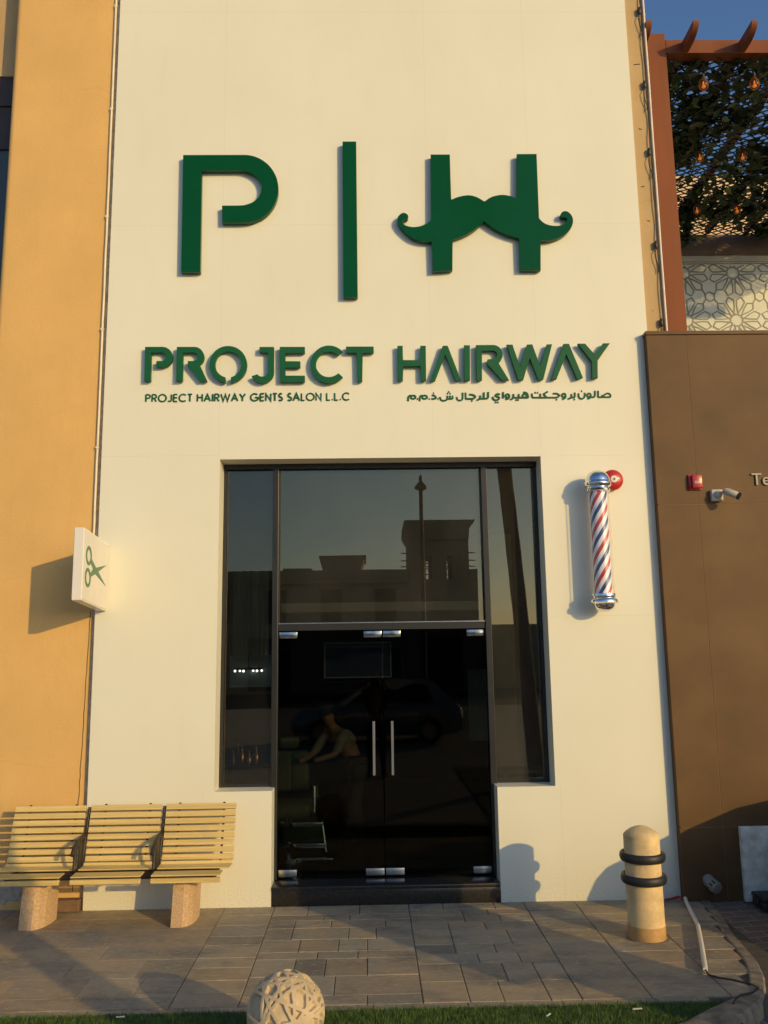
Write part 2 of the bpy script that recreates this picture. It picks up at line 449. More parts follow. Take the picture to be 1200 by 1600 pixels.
MT = dict(
    panel=facade_mat(),
    orange=stucco_mat('orange_stucco', (.735, .455, .165)),
    ochre=stucco_mat('ochre_stucco', (.53, .37, .185)),
    sand=stucco_mat('sand_stucco', (.55, .42, .26), crack=False),
    brown=mat('brown_cladding', (.128, .070, .026), .6, var=.2, scale=1.6, bump=.06, bscale=18, spec=.3),
    green=mat('green_letter', (.001, .068, .019), .14, var=.05, spec=.22),
    green_edge=mat('green_flat', (.006, .10, .038), .5, var=.08, spec=.25),
    olive=mat('sign_green', (.07, .19, .09), .4, var=.05),
    alu_black=mat('black_aluminium', (.018, .018, .017), .38, var=.2, metal=.0),
    granite=mat('black_granite', (.022, .02, .018), .22, var=.4, scale=40),
    chrome=mat('chrome', (.78, .78, .78), .07, 1.0, var=.04),
    steel=mat('brushed_steel', (.62, .60, .56), .28, 1.0, var=.15, scale=30, stretch=(1, 1, .1)),
    patch=mat('patch_steel', (.40, .40, .40), .2, 1.0, var=.4, scale=25),
    signw=mat('sign_white', (.80, .77, .70), .3, var=.03),
    bell=mat('bell_red', (.50, .022, .025), .35, var=.12, coat=.2),
    white=mat('white_plastic', (.72, .69, .62), .45, var=.08),
    camgrey=mat('camera_housing', (.50, .47, .40), .45, var=.12),
    dark=mat('dark_plastic', (.02, .02, .02), .5, var=.2),
    rubber=mat('black_rubber', (.02, .021, .023), .5, var=.3, scale=20, bump=.1),
    rust=mat('rust_paint', (.21, .064, .020), .65, var=.14, scale=3, stretch=(1, 1, .2), bump=.05, spec=.3),
    wood=wood_mat(),
    metal_dark=mat('dark_steel', (.055, .045, .038), .45, .4, var=.3),
    stone_b=mat('bollard_stone', (.72, .53, .27), .8, var=.22, scale=7, bump=.25, bscale=60),
    stone_s=mat('carved_stone', (.55, .44, .28), .85, var=.14, scale=8, bump=.3, bscale=70),
    leg=terrazzo_mat('terrazzo', (.58, .395, .225), (.36, .21, .11)),
    marble=mat('grey_marble', (.90, .82, .66), .55, var=.35, scale=9, bump=.1),
    kerb=mat('kerb_stone', (.22, .185, .14), .85, var=.5, scale=11, bump=.7, bscale=60),
    grout=mat('grout', (.085, .076, .062), .9, var=.3, scale=20),
    lane=brick_lane_mat(),
    asphalt=mat('asphalt', (.055, .053, .05), .9, var=.25, scale=8, bump=.3, bscale=120),
    turf=mat('turf_base', (.03, .06, .014), .9, var=.4, scale=30),
    blade=mat('turf_blade', (.085, .15, .026), .6, var=.5, scale=14),
    leaf=mat('ivy_leaf', (.035, .065, .018), .55, var=.45, scale=9),
    leaf_sunlit=mat('ivy_leaf_sunlit', (.16, .24, .04), .5, var=.3, scale=9),
    shrub=mat('shrub_leaf', (.04, .085, .025), .6, var=.4, scale=9),
    trunk=mat('palm_trunk', (.16, .12, .085), .9, var=.4, scale=9, bump=.6, bscale=20),
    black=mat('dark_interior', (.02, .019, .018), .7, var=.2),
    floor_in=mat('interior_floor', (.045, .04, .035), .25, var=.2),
    grey_in=mat('grey_curtain', (.55, .56, .55), .8, var=.2, scale=5, stretch=(4, 4, .2)),
    vinyl=mat('green_vinyl', (.10, .13, .055), .45, var=.15),
    cream=mat('cream_board', (.78, .74, .60), .7, var=.08),
    skin=mat('skin', (.34, .19, .12), .55, var=.08),
    hair=mat('hair', (.015, .012, .01), .6, var=.2),
    shirt=mat('grey_shirt', (.24, .235, .22), .8, var=.1),
    cloth_d=mat('dark_cloth', (.025, .025, .03), .85, var=.2),
    carpaint=mat('silver_paint', (.42, .43, .45), .25, .6, var=.03, coat=.6),
    copper=mat('copper_bottle', (.55, .28, .14), .25, .8, var=.2),
    redwire=mat('red_wire', (.5, .03, .02), .5, var=.1),
    glass=glass_mat('tinted_glass', (.56, .58, .56), 1.52, 1.85, coat=(1, .86, .66), dust=.006),
    glass_d=glass_mat('door_glass', (.53, .55, .51), 1.5, .42, coat=(1, .9, .75)),
    glass_t=glass_mat('transom_glass', (.66, .65, .57), 1.6, 1.95, coat=(1, .86, .62), dust=.022),
    glass_b=glass_mat('blue_window_glass', (.2, .24, .27), 1.6, 1.9, coat=(1, .95, .75), dust=.02),
    tube=glass_mat('clear_tube', (.98, .98, .98), 1.45, 1.3, .05, front_only=True, edge=((.86, .82, .74), 3.5, .8)),
    amber=glass_mat('amber_bulb', (.75, .46, .20), 1.5, 1.6, .03, front_only=True, edge=((.75, .34, .08), 1.2, .45)),
    filament=emit_mat('filament', (1, .45, .10), .45),
    lamp=emit_mat('lamp_point', (1, .93, .8), 6.0),
    blinds=mat('window_frame_brown', (.05, .03, .025), .5, var=.2),
    navy=mat('navy_board', (.02, .035, .10), .5, var=.1),
    far=mat('far_wall', (.40, .31, .21), .9, var=.12, scale=.8),
    kraft=mat('brown_block', (.20, .12, .07), .8, var=.25, scale=20),
    rubbish=mat('white_litter', (.7, .68, .62), .7, var=.05),
    frost=mat('frosted_glass', (.68, .70, .62), .3, var=.1, scale=2),
    frost_line=mat('frosted_line', (.24, .24, .215), .4, var=.1),
)
DATA = json.loads(r'''{"logo":[[[-1.832,7.211],[-1.218,7.209],[-1.182,7.208],[-1.145,7.202],[-1.11,7.191],[-1.075,7.177],[-1.043,7.159],[-1.012,7.138],[-0.983,7.113],[-0.957,
7.085],[-0.934,7.055],[-0.914,7.022],[-0.897,6.987],[-0.883,6.951],[-0.874,6.913],[-0.868,6.875],[-0.866,6.836],[-0.867,6.798],[-0.873,6.76],[-0.882,6.722],
[-0.895,6.686],[-0.911,6.652],[-0.93,6.62],[-0.953,6.59],[-0.978,6.563],[-1.006,6.539],[-1.036,6.519],[-1.069,6.502],[-1.102,6.488],[-1.137,6.478],[-1.173,
6.473],[-1.209,6.471],[-1.424,6.471],[-1.43,6.656],[-1.259,6.655],[-1.223,6.657],[-1.197,6.661],[-1.172,6.667],[-1.149,6.677],[-1.126,6.689],[-1.106,6.703],
[-1.087,6.719],[-1.071,6.737],[-1.058,6.757],[-1.047,6.778],[-1.04,6.8],[-1.035,6.822],[-1.034,6.845],[-1.036,6.869],[-1.041,6.891],[-1.049,6.914],[-1.06,
6.935],[-1.074,6.955],[-1.09,6.973],[-1.109,6.99],[-1.13,7.004],[-1.153,7.016],[-1.177,7.026],[-1.202,7.033],[-1.228,7.037],[-1.255,7.039],[-1.64,7.041],
[-1.632,5.947],[-1.821,5.948]],[[-0.217,7.355],[-0.077,7.355],[-0.076,5.672],[-0.218,5.673]],[[0.681,7.208],[0.877,7.207],[0.875,6.709],[0.886,6.713],[0.902,
6.72],[0.92,6.728],[0.94,6.736],[0.959,6.742],[0.978,6.746],[0.997,6.751],[1.017,6.754],[1.037,6.757],[1.057,6.757],[1.075,6.755],[1.094,6.751],[1.112,
6.745],[1.129,6.739],[1.145,6.732],[1.161,6.723],[1.176,6.713],[1.191,6.702],[1.203,6.693],[1.212,6.686],[1.222,6.693],[1.235,6.703],[1.25,6.715],[1.266,
6.726],[1.283,6.735],[1.301,6.742],[1.321,6.748],[1.341,6.753],[1.362,6.757],[1.381,6.759],[1.4,6.759],[1.418,6.758],[1.436,6.756],[1.453,6.752],[1.47,
6.748],[1.487,6.743],[1.505,6.735],[1.521,6.728],[1.535,6.721],[1.545,6.716],[1.562,7.21],[1.765,7.21],[1.757,6.506],[1.763,6.498],[1.772,6.486],[1.783,
6.473],[1.794,6.461],[1.806,6.45],[1.819,6.443],[1.833,6.437],[1.848,6.432],[1.863,6.427],[1.878,6.424],[1.893,6.422],[1.908,6.42],[1.922,6.419],[1.937,
6.419],[1.95,6.42],[1.963,6.422],[1.976,6.425],[1.987,6.429],[1.998,6.434],[2.008,6.439],[2.017,6.446],[2.026,6.453],[2.033,6.462],[2.04,6.47],[2.044,6.477],
[2.046,6.483],[2.046,6.489],[2.045,6.494],[2.043,6.499],[2.04,6.503],[2.037,6.506],[2.032,6.508],[2.027,6.51],[2.022,6.511],[2.016,6.512],[2.01,6.512],
[2.004,6.511],[1.997,6.51],[1.991,6.509],[1.987,6.509],[1.975,6.536],[1.978,6.542],[1.982,6.549],[1.987,6.558],[1.992,6.565],[1.998,6.571],[2.006,6.575],
[2.014,6.578],[2.024,6.58],[2.033,6.58],[2.042,6.578],[2.052,6.573],[2.061,6.567],[2.071,6.559],[2.079,6.549],[2.086,6.539],[2.092,6.529],[2.096,6.517],
[2.1,6.504],[2.102,6.491],[2.102,6.477],[2.101,6.462],[2.098,6.447],[2.093,6.431],[2.087,6.415],[2.079,6.399],[2.069,6.383],[2.056,6.367],[2.042,6.351],
[2.027,6.337],[2.01,6.323],[1.992,6.311],[1.972,6.3],[1.952,6.291],[1.931,6.282],[1.911,6.276],[1.892,6.271],[1.873,6.268],[1.855,6.266],[1.838,6.265],
[1.822,6.264],[1.807,6.263],[1.793,6.262],[1.78,6.262],[1.77,6.261],[1.762,6.261],[1.751,5.947],[1.547,5.948],[1.551,6.286],[1.532,6.293],[1.505,6.302],
[1.473,6.312],[1.442,6.324],[1.414,6.335],[1.39,6.346],[1.367,6.357],[1.345,6.369],[1.324,6.381],[1.303,6.394],[1.281,6.41],[1.258,6.429],[1.236,6.447],
[1.218,6.463],[1.204,6.474],[1.193,6.464],[1.18,6.45],[1.163,6.433],[1.145,6.416],[1.126,6.4],[1.106,6.385],[1.084,6.37],[1.06,6.355],[1.036,6.34],[1.011,
6.327],[0.984,6.314],[0.953,6.302],[0.923,6.292],[0.896,6.282],[0.878,6.276],[0.869,5.952],[0.671,5.94],[0.672,6.253],[0.659,6.254],[0.641,6.254],[0.619,
6.255],[0.597,6.257],[0.576,6.26],[0.557,6.265],[0.537,6.271],[0.518,6.278],[0.499,6.286],[0.481,6.295],[0.463,6.306],[0.447,6.319],[0.431,6.333],[0.416,
6.347],[0.402,6.361],[0.389,6.375],[0.376,6.389],[0.365,6.403],[0.355,6.417],[0.347,6.43],[0.34,6.443],[0.334,6.455],[0.33,6.467],[0.327,6.479],[0.327,
6.491],[0.328,6.502],[0.331,6.514],[0.336,6.525],[0.342,6.535],[0.349,6.544],[0.357,6.552],[0.366,6.559],[0.376,6.564],[0.386,6.568],[0.396,6.57],[0.404,
6.569],[0.413,6.565],[0.421,6.559],[0.429,6.553],[0.434,6.547],[0.438,6.541],[0.44,6.535],[0.44,6.528],[0.44,6.522],[0.44,6.516],[0.438,6.511],[0.435,6.507],
[0.432,6.504],[0.429,6.501],[0.427,6.499],[0.401,6.495],[0.397,6.493],[0.391,6.491],[0.385,6.488],[0.38,6.483],[0.378,6.478],[0.378,6.472],[0.379,6.464],
[0.382,6.455],[0.387,6.447],[0.395,6.44],[0.406,6.434],[0.419,6.428],[0.435,6.423],[0.451,6.419],[0.467,6.416],[0.483,6.414],[0.499,6.414],[0.515,6.415],
[0.532,6.418],[0.547,6.42],[0.563,6.425],[0.578,6.43],[0.593,6.436],[0.607,6.443],[0.62,6.449],[0.633,6.457],[0.645,6.466],[0.656,6.476],[0.665,6.483],
[0.671,6.489]]],"name":[[[-2.153,5.178],[-1.986,5.177],[-1.966,5.175],[-1.947,5.169],[-1.93,5.159],[-1.914,5.146],[-1.901,5.131],[-1.892,5.113],[-1.885,
5.094],[-1.883,5.074],[-1.884,5.054],[-1.889,5.035],[-1.898,5.017],[-1.91,5.002],[-1.925,4.989],[-1.942,4.98],[-1.961,4.974],[-1.98,4.973],[-2.038,4.972],
[-2.04,5.033],[-1.992,5.032],[-1.98,5.034],[-1.969,5.038],[-1.959,5.045],[-1.952,5.054],[-1.948,5.065],[-1.947,5.076],[-1.949,5.088],[-1.954,5.099],[-1.961,
5.108],[-1.971,5.115],[-1.982,5.119],[-1.994,5.121],[-2.093,5.121],[-2.09,4.831],[-2.15,4.832]],[[-1.845,5.176],[-1.676,5.174],[-1.658,5.173],[-1.641,5.168],
[-1.625,5.159],[-1.611,5.148],[-1.599,5.135],[-1.589,5.119],[-1.583,5.103],[-1.579,5.085],[-1.579,5.067],[-1.581,5.049],[-1.587,5.032],[-1.596,5.017],[-1.608,
5.004],[-1.621,4.993],[-1.543,4.825],[-1.609,4.825],[-1.734,4.982],[-1.735,5.03],[-1.682,5.03],[-1.671,5.031],[-1.66,5.036],[-1.65,5.043],[-1.643,5.052],
[-1.639,5.062],[-1.637,5.074],[-1.639,5.085],[-1.644,5.096],[-1.652,5.105],[-1.661,5.112],[-1.672,5.117],[-1.684,5.119],[-1.783,5.118],[-1.782,4.829],[-1.842,
4.829]],[[-1.316,4.808],[-1.294,4.812],[-1.273,4.819],[-1.252,4.829],[-1.233,4.842],[-1.216,4.856],[-1.201,4.873],[-1.188,4.892],[-1.177,4.912],[-1.169,
4.934],[-1.164,4.957],[-1.161,4.98],[-1.162,5.004],[-1.165,5.027],[-1.171,5.05],[-1.179,5.072],[-1.191,5.092],[-1.204,5.112],[-1.22,5.129],[-1.238,5.144],
[-1.257,5.157],[-1.278,5.167],[-1.3,5.175],[-1.322,5.179],[-1.345,5.181],[-1.368,5.18],[-1.39,5.176],[-1.412,5.169],[-1.432,5.159],[-1.452,5.147],[-1.469,
5.132],[-1.484,5.115],[-1.498,5.096],[-1.508,5.076],[-1.516,5.054],[-1.522,5.031],[-1.524,5.008],[-1.524,4.985],[-1.521,4.961],[-1.515,4.939],[-1.507,4.917],
[-1.496,4.896],[-1.482,4.877],[-1.466,4.86],[-1.449,4.844],[-1.43,4.831],[-1.409,4.821],[-1.387,4.813],[-1.365,4.809],[-1.369,4.863],[-1.387,4.869],[-1.404,
4.878],[-1.42,4.889],[-1.434,4.902],[-1.446,4.917],[-1.456,4.934],[-1.463,4.952],[-1.468,4.971],[-1.47,4.99],[-1.47,5.01],[-1.467,5.029],[-1.461,5.048],
[-1.453,5.065],[-1.442,5.081],[-1.429,5.094],[-1.414,5.106],[-1.398,5.116],[-1.381,5.122],[-1.363,5.126],[-1.344,5.127],[-1.325,5.126],[-1.307,5.121],[-1.289,
5.114],[-1.273,5.104],[-1.258,5.092],[-1.245,5.077],[-1.234,5.061],[-1.226,5.043],[-1.219,5.025],[-1.216,5.006],[-1.215,4.986],[-1.217,4.967],[-1.222,4.948],
[-1.229,4.93],[-1.239,4.914],[-1.25,4.899],[-1.264,4.886],[-1.28,4.876],[-1.297,4.868],[-1.314,4.862]],[[-1.041,5.169],[-0.9,5.168],[-0.9,4.921],[-0.901,
4.901],[-0.905,4.881],[-0.913,4.863],[-0.923,4.846],[-0.936,4.832],[-0.952,4.82],[-0.969,4.811],[-0.987,4.805],[-1.005,4.803],[-1.024,4.804],[-1.043,4.808],
[-1.061,4.815],[-1.077,4.826],[-1.092,4.839],[-1.104,4.855],[-1.114,4.872],[-1.06,4.891],[-1.05,4.88],[-1.038,4.872],[-1.025,4.866],[-1.01,4.865],[-0.996,
4.867],[-0.983,4.872],[-0.971,4.881],[-0.963,4.892],[-0.957,4.905],[-0.956,4.919],[-0.958,5.111],[-1.04,5.112]],[[-0.844,5.168],[-0.599,5.166],[-0.599,
5.104],[-0.789,5.106],[-0.789,5.02],[-0.643,5.019],[-0.643,4.958],[-0.788,4.959],[-0.788,4.874],[-0.599,4.873],[-0.599,4.81],[-0.837,4.812]],[[-0.233,5.118],
[-0.249,5.134],[-0.266,5.147],[-0.285,5.159],[-0.305,5.167],[-0.326,5.174],[-0.347,5.177],[-0.369,5.178],[-0.391,5.176],[-0.412,5.171],[-0.432,5.164],[-0.451,
5.154],[-0.47,5.141],[-0.486,5.127],[-0.501,5.11],[-0.514,5.092],[-0.525,5.072],[-0.533,5.051],[-0.539,5.029],[-0.543,5.007],[-0.543,4.984],[-0.542,4.961],
[-0.538,4.938],[-0.531,4.917],[-0.522,4.896],[-0.511,4.877],[-0.497,4.859],[-0.482,4.843],[-0.465,4.829],[-0.446,4.817],[-0.427,4.807],[-0.406,4.801],[-0.385,
4.796],[-0.364,4.795],[-0.343,4.796],[-0.322,4.8],[-0.301,4.806],[-0.281,4.815],[-0.263,4.827],[-0.246,4.841],[-0.23,4.857],[-0.272,4.895],[-0.285,4.883],
[-0.3,4.873],[-0.316,4.865],[-0.333,4.86],[-0.35,4.857],[-0.368,4.856],[-0.385,4.858],[-0.402,4.862],[-0.419,4.869],[-0.434,4.878],[-0.448,4.889],[-0.46,
4.902],[-0.471,4.916],[-0.479,4.932],[-0.486,4.949],[-0.49,4.966],[-0.491,4.984],[-0.49,5.002],[-0.487,5.02],[-0.481,5.037],[-0.473,5.053],[-0.463,5.068],
[-0.451,5.081],[-0.437,5.092],[-0.422,5.102],[-0.406,5.109],[-0.389,5.113],[-0.371,5.116],[-0.353,5.115],[-0.336,5.113],[-0.319,5.108],[-0.303,5.1],[-0.288,
5.09],[-0.274,5.079]],[[-0.196,5.166],[0.075,5.164],[0.075,5.101],[-0.033,5.102],[-0.04,4.811],[-0.088,4.812],[-0.091,5.102],[-0.195,5.103]],[[0.308,5.17],
[0.36,5.17],[0.359,5.022],[0.53,5.021],[0.533,5.168],[0.586,5.168],[0.582,4.813],[0.531,4.814],[0.531,4.963],[0.361,4.962],[0.355,4.815],[0.308,4.816]],
[[0.752,5.167],[0.802,5.166],[0.922,4.815],[0.87,4.813],[0.776,5.081],[0.671,4.813],[0.625,4.813]],[[0.963,5.171],[1.02,5.17],[1.011,4.815],[0.956,4.815]],
[[1.081,5.172],[1.248,5.171],[1.266,5.169],[1.282,5.164],[1.297,5.156],[1.311,5.144],[1.322,5.131],[1.331,5.115],[1.337,5.098],[1.339,5.081],[1.338,5.062],
[1.335,5.045],[1.328,5.028],[1.318,5.012],[1.306,4.999],[1.292,4.988],[1.392,4.812],[1.32,4.813],[1.187,4.974],[1.189,5.025],[1.241,5.025],[1.253,5.027],
[1.263,5.032],[1.272,5.039],[1.28,5.048],[1.284,5.058],[1.286,5.07],[1.285,5.081],[1.281,5.092],[1.275,5.101],[1.266,5.108],[1.256,5.113],[1.244,5.114],
[1.135,5.114],[1.128,4.814],[1.076,4.815]],[[1.383,5.174],[1.44,5.173],[1.506,4.937],[1.583,5.173],[1.636,5.174],[1.703,4.943],[1.778,5.174],[1.83,5.174],
[1.729,4.817],[1.677,4.814],[1.605,5.042],[1.533,4.815],[1.481,4.813]],[[1.943,5.178],[1.998,5.177],[2.117,4.831],[2.06,4.816],[1.966,5.076],[1.859,4.82],
[1.808,4.819]],[[2.086,5.179],[2.157,5.178],[2.247,5.061],[2.334,5.18],[2.403,5.18],[2.269,5.001],[2.263,4.827],[2.209,4.823],[2.214,4.998]]],"small":[[[[-2.143,
4.64],[-2.143,4.711]],[[-2.143,4.711],[-2.1222,4.711],[-2.1149,4.7096],[-2.1086,4.7056],[-2.1044,4.6996],[-2.103,4.6925],[-2.1044,4.6855],[-2.1086,4.6795],
[-2.1149,4.6755],[-2.1222,4.6741],[-2.143,4.6741]],[[-2.0826,4.64],[-2.0826,4.711]],[[-2.0826,4.711],[-2.0618,4.711],[-2.0545,4.7096],[-2.0482,4.7056],
[-2.044,4.6996],[-2.0426,4.6925],[-2.044,4.6855],[-2.0482,4.6795],[-2.0545,4.6755],[-2.0618,4.6741],[-2.0826,4.6741]],[[-2.0633,4.6741],[-2.0411,4.64]],
[[-1.9466,4.6755],[-1.9478,4.6847],[-1.9516,4.6932],[-1.9574,4.7006],[-1.9651,4.7062],[-1.9741,4.7098],[-1.9836,4.711],[-1.9932,4.7098],[-2.0022,4.7062],
[-2.0099,4.7006],[-2.0157,4.6932],[-2.0194,4.6847],[-2.0207,4.6755],[-2.0194,4.6663],[-2.0157,4.6578],[-2.0099,4.6504],[-2.0022,4.6448],[-1.9932,4.6412],
[-1.9836,4.64],[-1.9741,4.6412],[-1.9651,4.6448],[-1.9574,4.6504],[-1.9516,4.6578],[-1.9478,4.6663],[-1.9466,4.6755]],[[-1.8966,4.711],[-1.8966,4.6585],
[-1.8974,4.652],[-1.8999,4.6475],[-1.9038,4.6441],[-1.9086,4.642],[-1.9139,4.6415],[-1.9191,4.6426],[-1.9236,4.6453],[-1.927,4.6492]],[[-1.8747,4.64],[-1.8747,
4.711]],[[-1.8747,4.711],[-1.8406,4.711]],[[-1.8747,4.6776],[-1.8421,4.6776]],[[-1.8747,4.64],[-1.8406,4.64]],[[-1.7584,4.7019],[-1.7661,4.707],[-1.775,
4.7101],[-1.7844,4.711],[-1.7938,4.7095],[-1.8024,4.7058],[-1.8098,4.7002],[-1.8155,4.6929],[-1.819,4.6845],[-1.8202,4.6755],[-1.819,4.6665],[-1.8155,4.6581],
[-1.8098,4.6508],[-1.8024,4.6452],[-1.7938,4.6415],[-1.7844,4.64],[-1.775,4.6409],[-1.7661,4.644],[-1.7584,4.6491]],[[-1.7361,4.711],[-1.6975,4.711]],[[-1.7168,
4.711],[-1.7168,4.64]]],[[[-1.6434,4.64],[-1.6434,4.711]],[[-1.5975,4.64],[-1.5975,4.711]],[[-1.6434,4.6783],[-1.5975,4.6783]],[[-1.5771,4.64],[-1.5475,
4.711],[-1.5178,4.64]],[[-1.5667,4.6641],[-1.5282,4.6641]],[[-1.4974,4.64],[-1.4974,4.711]],[[-1.4756,4.64],[-1.4756,4.711]],[[-1.4756,4.711],[-1.4548,
4.711],[-1.4474,4.7096],[-1.4412,4.7056],[-1.437,4.6996],[-1.4355,4.6925],[-1.437,4.6855],[-1.4412,4.6795],[-1.4474,4.6755],[-1.4548,4.6741],[-1.4756,4.6741]],
[[-1.4563,4.6741],[-1.4341,4.64]],[[-1.4137,4.711],[-1.3929,4.64],[-1.3722,4.7082],[-1.3514,4.64],[-1.3307,4.711]],[[-1.3118,4.64],[-1.2821,4.711],[-1.2525,
4.64]],[[-1.3014,4.6641],[-1.2628,4.6641]],[[-1.2336,4.711],[-1.2069,4.6755],[-1.2069,4.64]],[[-1.2069,4.6755],[-1.1802,4.711]]],[[[-1.0642,4.7019],[-1.0726,
4.7073],[-1.0821,4.7104],[-1.0921,4.7109],[-1.102,4.7088],[-1.1108,4.7042],[-1.1181,4.6976],[-1.1232,4.6893],[-1.1258,4.6799],[-1.1257,4.6703],[-1.1229,
4.6611],[-1.1176,4.6529],[-1.1102,4.6463],[-1.1012,4.642],[-1.0914,4.6401],[-1.0813,4.6408],[-1.0719,4.644],[-1.0637,4.6496],[-1.0573,4.6571],[-1.0533,
4.666],[-1.052,4.6755]],[[-1.0846,4.6734],[-1.052,4.6734]],[[-1.0331,4.64],[-1.0331,4.711]],[[-1.0331,4.711],[-0.999,4.711]],[[-1.0331,4.6776],[-1.0005,
4.6776]],[[-1.0331,4.64],[-0.999,4.64]],[[-0.9786,4.64],[-0.9786,4.711],[-0.9312,4.64],[-0.9312,4.711]],[[-0.9108,4.711],[-0.8722,4.711]],[[-0.8915,4.711],
[-0.8915,4.64]],[[-0.8249,4.7047],[-0.8289,4.7086],[-0.8337,4.7107],[-0.8389,4.7107],[-0.8437,4.7086],[-0.8476,4.7047],[-0.8502,4.6993],[-0.8511,4.6932],
[-0.8502,4.6872],[-0.8444,4.6798],[-0.8289,4.6712],[-0.8238,4.6692],[-0.8209,4.6635],[-0.82,4.6571],[-0.8213,4.6507],[-0.8246,4.6453],[-0.8295,4.6416],
[-0.8353,4.64],[-0.8413,4.6408],[-0.8465,4.6439],[-0.8504,4.6489]]],[[[-0.7367,4.7047],[-0.7407,4.7086],[-0.7455,4.7107],[-0.7507,4.7107],[-0.7555,4.7086],
[-0.7594,4.7047],[-0.762,4.6993],[-0.7629,4.6932],[-0.762,4.6872],[-0.7562,4.6798],[-0.7407,4.6712],[-0.7356,4.6692],[-0.7327,4.6635],[-0.7318,4.6571],
[-0.7331,4.6507],[-0.7364,4.6453],[-0.7413,4.6416],[-0.7471,4.64],[-0.7531,4.6408],[-0.7583,4.6439],[-0.7622,4.6489]],[[-0.7121,4.64],[-0.6825,4.711],[-0.6528,
4.64]],[[-0.7018,4.6641],[-0.6632,4.6641]],[[-0.6339,4.711],[-0.6339,4.64],[-0.6043,4.64]],[[-0.5113,4.6755],[-0.5125,4.6847],[-0.5162,4.6932],[-0.5221,
4.7006],[-0.5298,4.7062],[-0.5387,4.7098],[-0.5483,4.711],[-0.5579,4.7098],[-0.5669,4.7062],[-0.5745,4.7006],[-0.5804,4.6932],[-0.5841,4.6847],[-0.5854,
4.6755],[-0.5841,4.6663],[-0.5804,4.6578],[-0.5745,4.6504],[-0.5669,4.6448],[-0.5579,4.6412],[-0.5483,4.64],[-0.5387,4.6412],[-0.5298,4.6448],[-0.5221,
4.6504],[-0.5162,4.6578],[-0.5125,4.6663],[-0.5113,4.6755]],[[-0.4909,4.64],[-0.4909,4.711],[-0.4435,4.64],[-0.4435,4.711]]],[[[-0.3879,4.711],[-0.3879,
4.64],[-0.3582,4.64]],[[-0.3393,4.646],[-0.3289,4.646]],[[-0.31,4.711],[-0.31,4.64],[-0.2804,4.64]],[[-0.2615,4.646],[-0.2511,4.646]],[[-0.1704,4.7019],
[-0.1781,4.707],[-0.187,4.7101],[-0.1965,4.711],[-0.2058,4.7095],[-0.2144,4.7058],[-0.2218,4.7002],[-0.2275,4.6929],[-0.231,4.6845],[-0.2322,4.6755],[-0.231,
4.6665],[-0.2275,4.6581],[-0.2218,4.6508],[-0.2144,4.6452],[-0.2058,4.6415],[-0.1965,4.64],[-0.187,4.6409],[-0.1781,4.644],[-0.1704,4.6491]]]],"arabic":[[[[2.271,
4.647],[2.28,4.647],[2.292,4.647],[2.306,4.647],[2.321,4.647],[2.336,4.647],[2.354,4.646],[2.371,4.646],[2.383,4.647],[2.39,4.648],[2.393,4.651],[2.394,
4.654],[2.395,4.658],[2.394,4.662],[2.393,4.668],[2.39,4.674],[2.387,4.678],[2.383,4.681],[2.377,4.683],[2.372,4.684],[2.366,4.685],[2.359,4.684],[2.353,
4.681],[2.346,4.678],[2.34,4.675],[2.334,4.67],[2.329,4.664],[2.324,4.658],[2.321,4.655]],[[2.312,4.647],[2.313,4.669]],[[2.271,4.647],[2.275,4.712]],[[2.244,
4.713],[2.241,4.663],[2.229,4.648],[2.182,4.647]],[[2.2,4.669],[2.198,4.661],[2.193,4.655],[2.185,4.652],[2.177,4.652],[2.17,4.655],[2.166,4.661],[2.164,
4.669],[2.167,4.676],[2.172,4.683],[2.179,4.686],[2.187,4.686],[2.194,4.682],[2.199,4.676],[2.2,4.669]],[[2.201,4.669],[2.201,4.665],[2.2,4.659],[2.199,
4.653],[2.197,4.648],[2.194,4.644],[2.191,4.641],[2.187,4.638],[2.182,4.635],[2.178,4.634],[2.172,4.633],[2.168,4.633],[2.164,4.633]],[[2.142,4.693],[2.142,
4.688],[2.142,4.68],[2.142,4.671],[2.141,4.664],[2.139,4.657],[2.136,4.65],[2.132,4.644],[2.128,4.64],[2.123,4.636],[2.118,4.634],[2.113,4.632],[2.108,
4.632],[2.103,4.632],[2.097,4.634],[2.092,4.637],[2.088,4.64],[2.085,4.645],[2.083,4.65],[2.081,4.656],[2.08,4.662],[2.08,4.669],[2.08,4.677],[2.081,4.683],
[2.081,4.688]],[[2.107,4.71],[2.117,4.71]]],[[[2.044,4.696],[2.042,4.655],[2.033,4.646],[2.008,4.646]],[[2.01,4.681],[2.009,4.676],[2.009,4.668],[2.009,
4.66],[2.007,4.654],[2.005,4.648],[2.002,4.644],[1.999,4.64],[1.995,4.637],[1.989,4.635],[1.982,4.633],[1.976,4.633],[1.971,4.632]],[[2.032,4.626],[2.042,
4.626]],[[1.952,4.669],[1.95,4.661],[1.944,4.655],[1.937,4.652],[1.929,4.652],[1.922,4.655],[1.917,4.662],[1.916,4.669],[1.918,4.677],[1.923,4.683],[1.931,
4.686],[1.939,4.686],[1.946,4.683],[1.95,4.677],[1.952,4.669]],[[1.953,4.669],[1.952,4.665],[1.952,4.659],[1.951,4.652],[1.949,4.647],[1.946,4.643],[1.942,
4.639],[1.938,4.636],[1.934,4.634],[1.929,4.632],[1.924,4.631],[1.919,4.631],[1.916,4.63]],[[1.829,4.688],[1.837,4.688],[1.847,4.688],[1.858,4.688],[1.867,
4.686],[1.873,4.684],[1.879,4.68],[1.883,4.676],[1.886,4.673],[1.888,4.671],[1.89,4.669],[1.89,4.666],[1.889,4.664],[1.887,4.661],[1.883,4.657],[1.879,
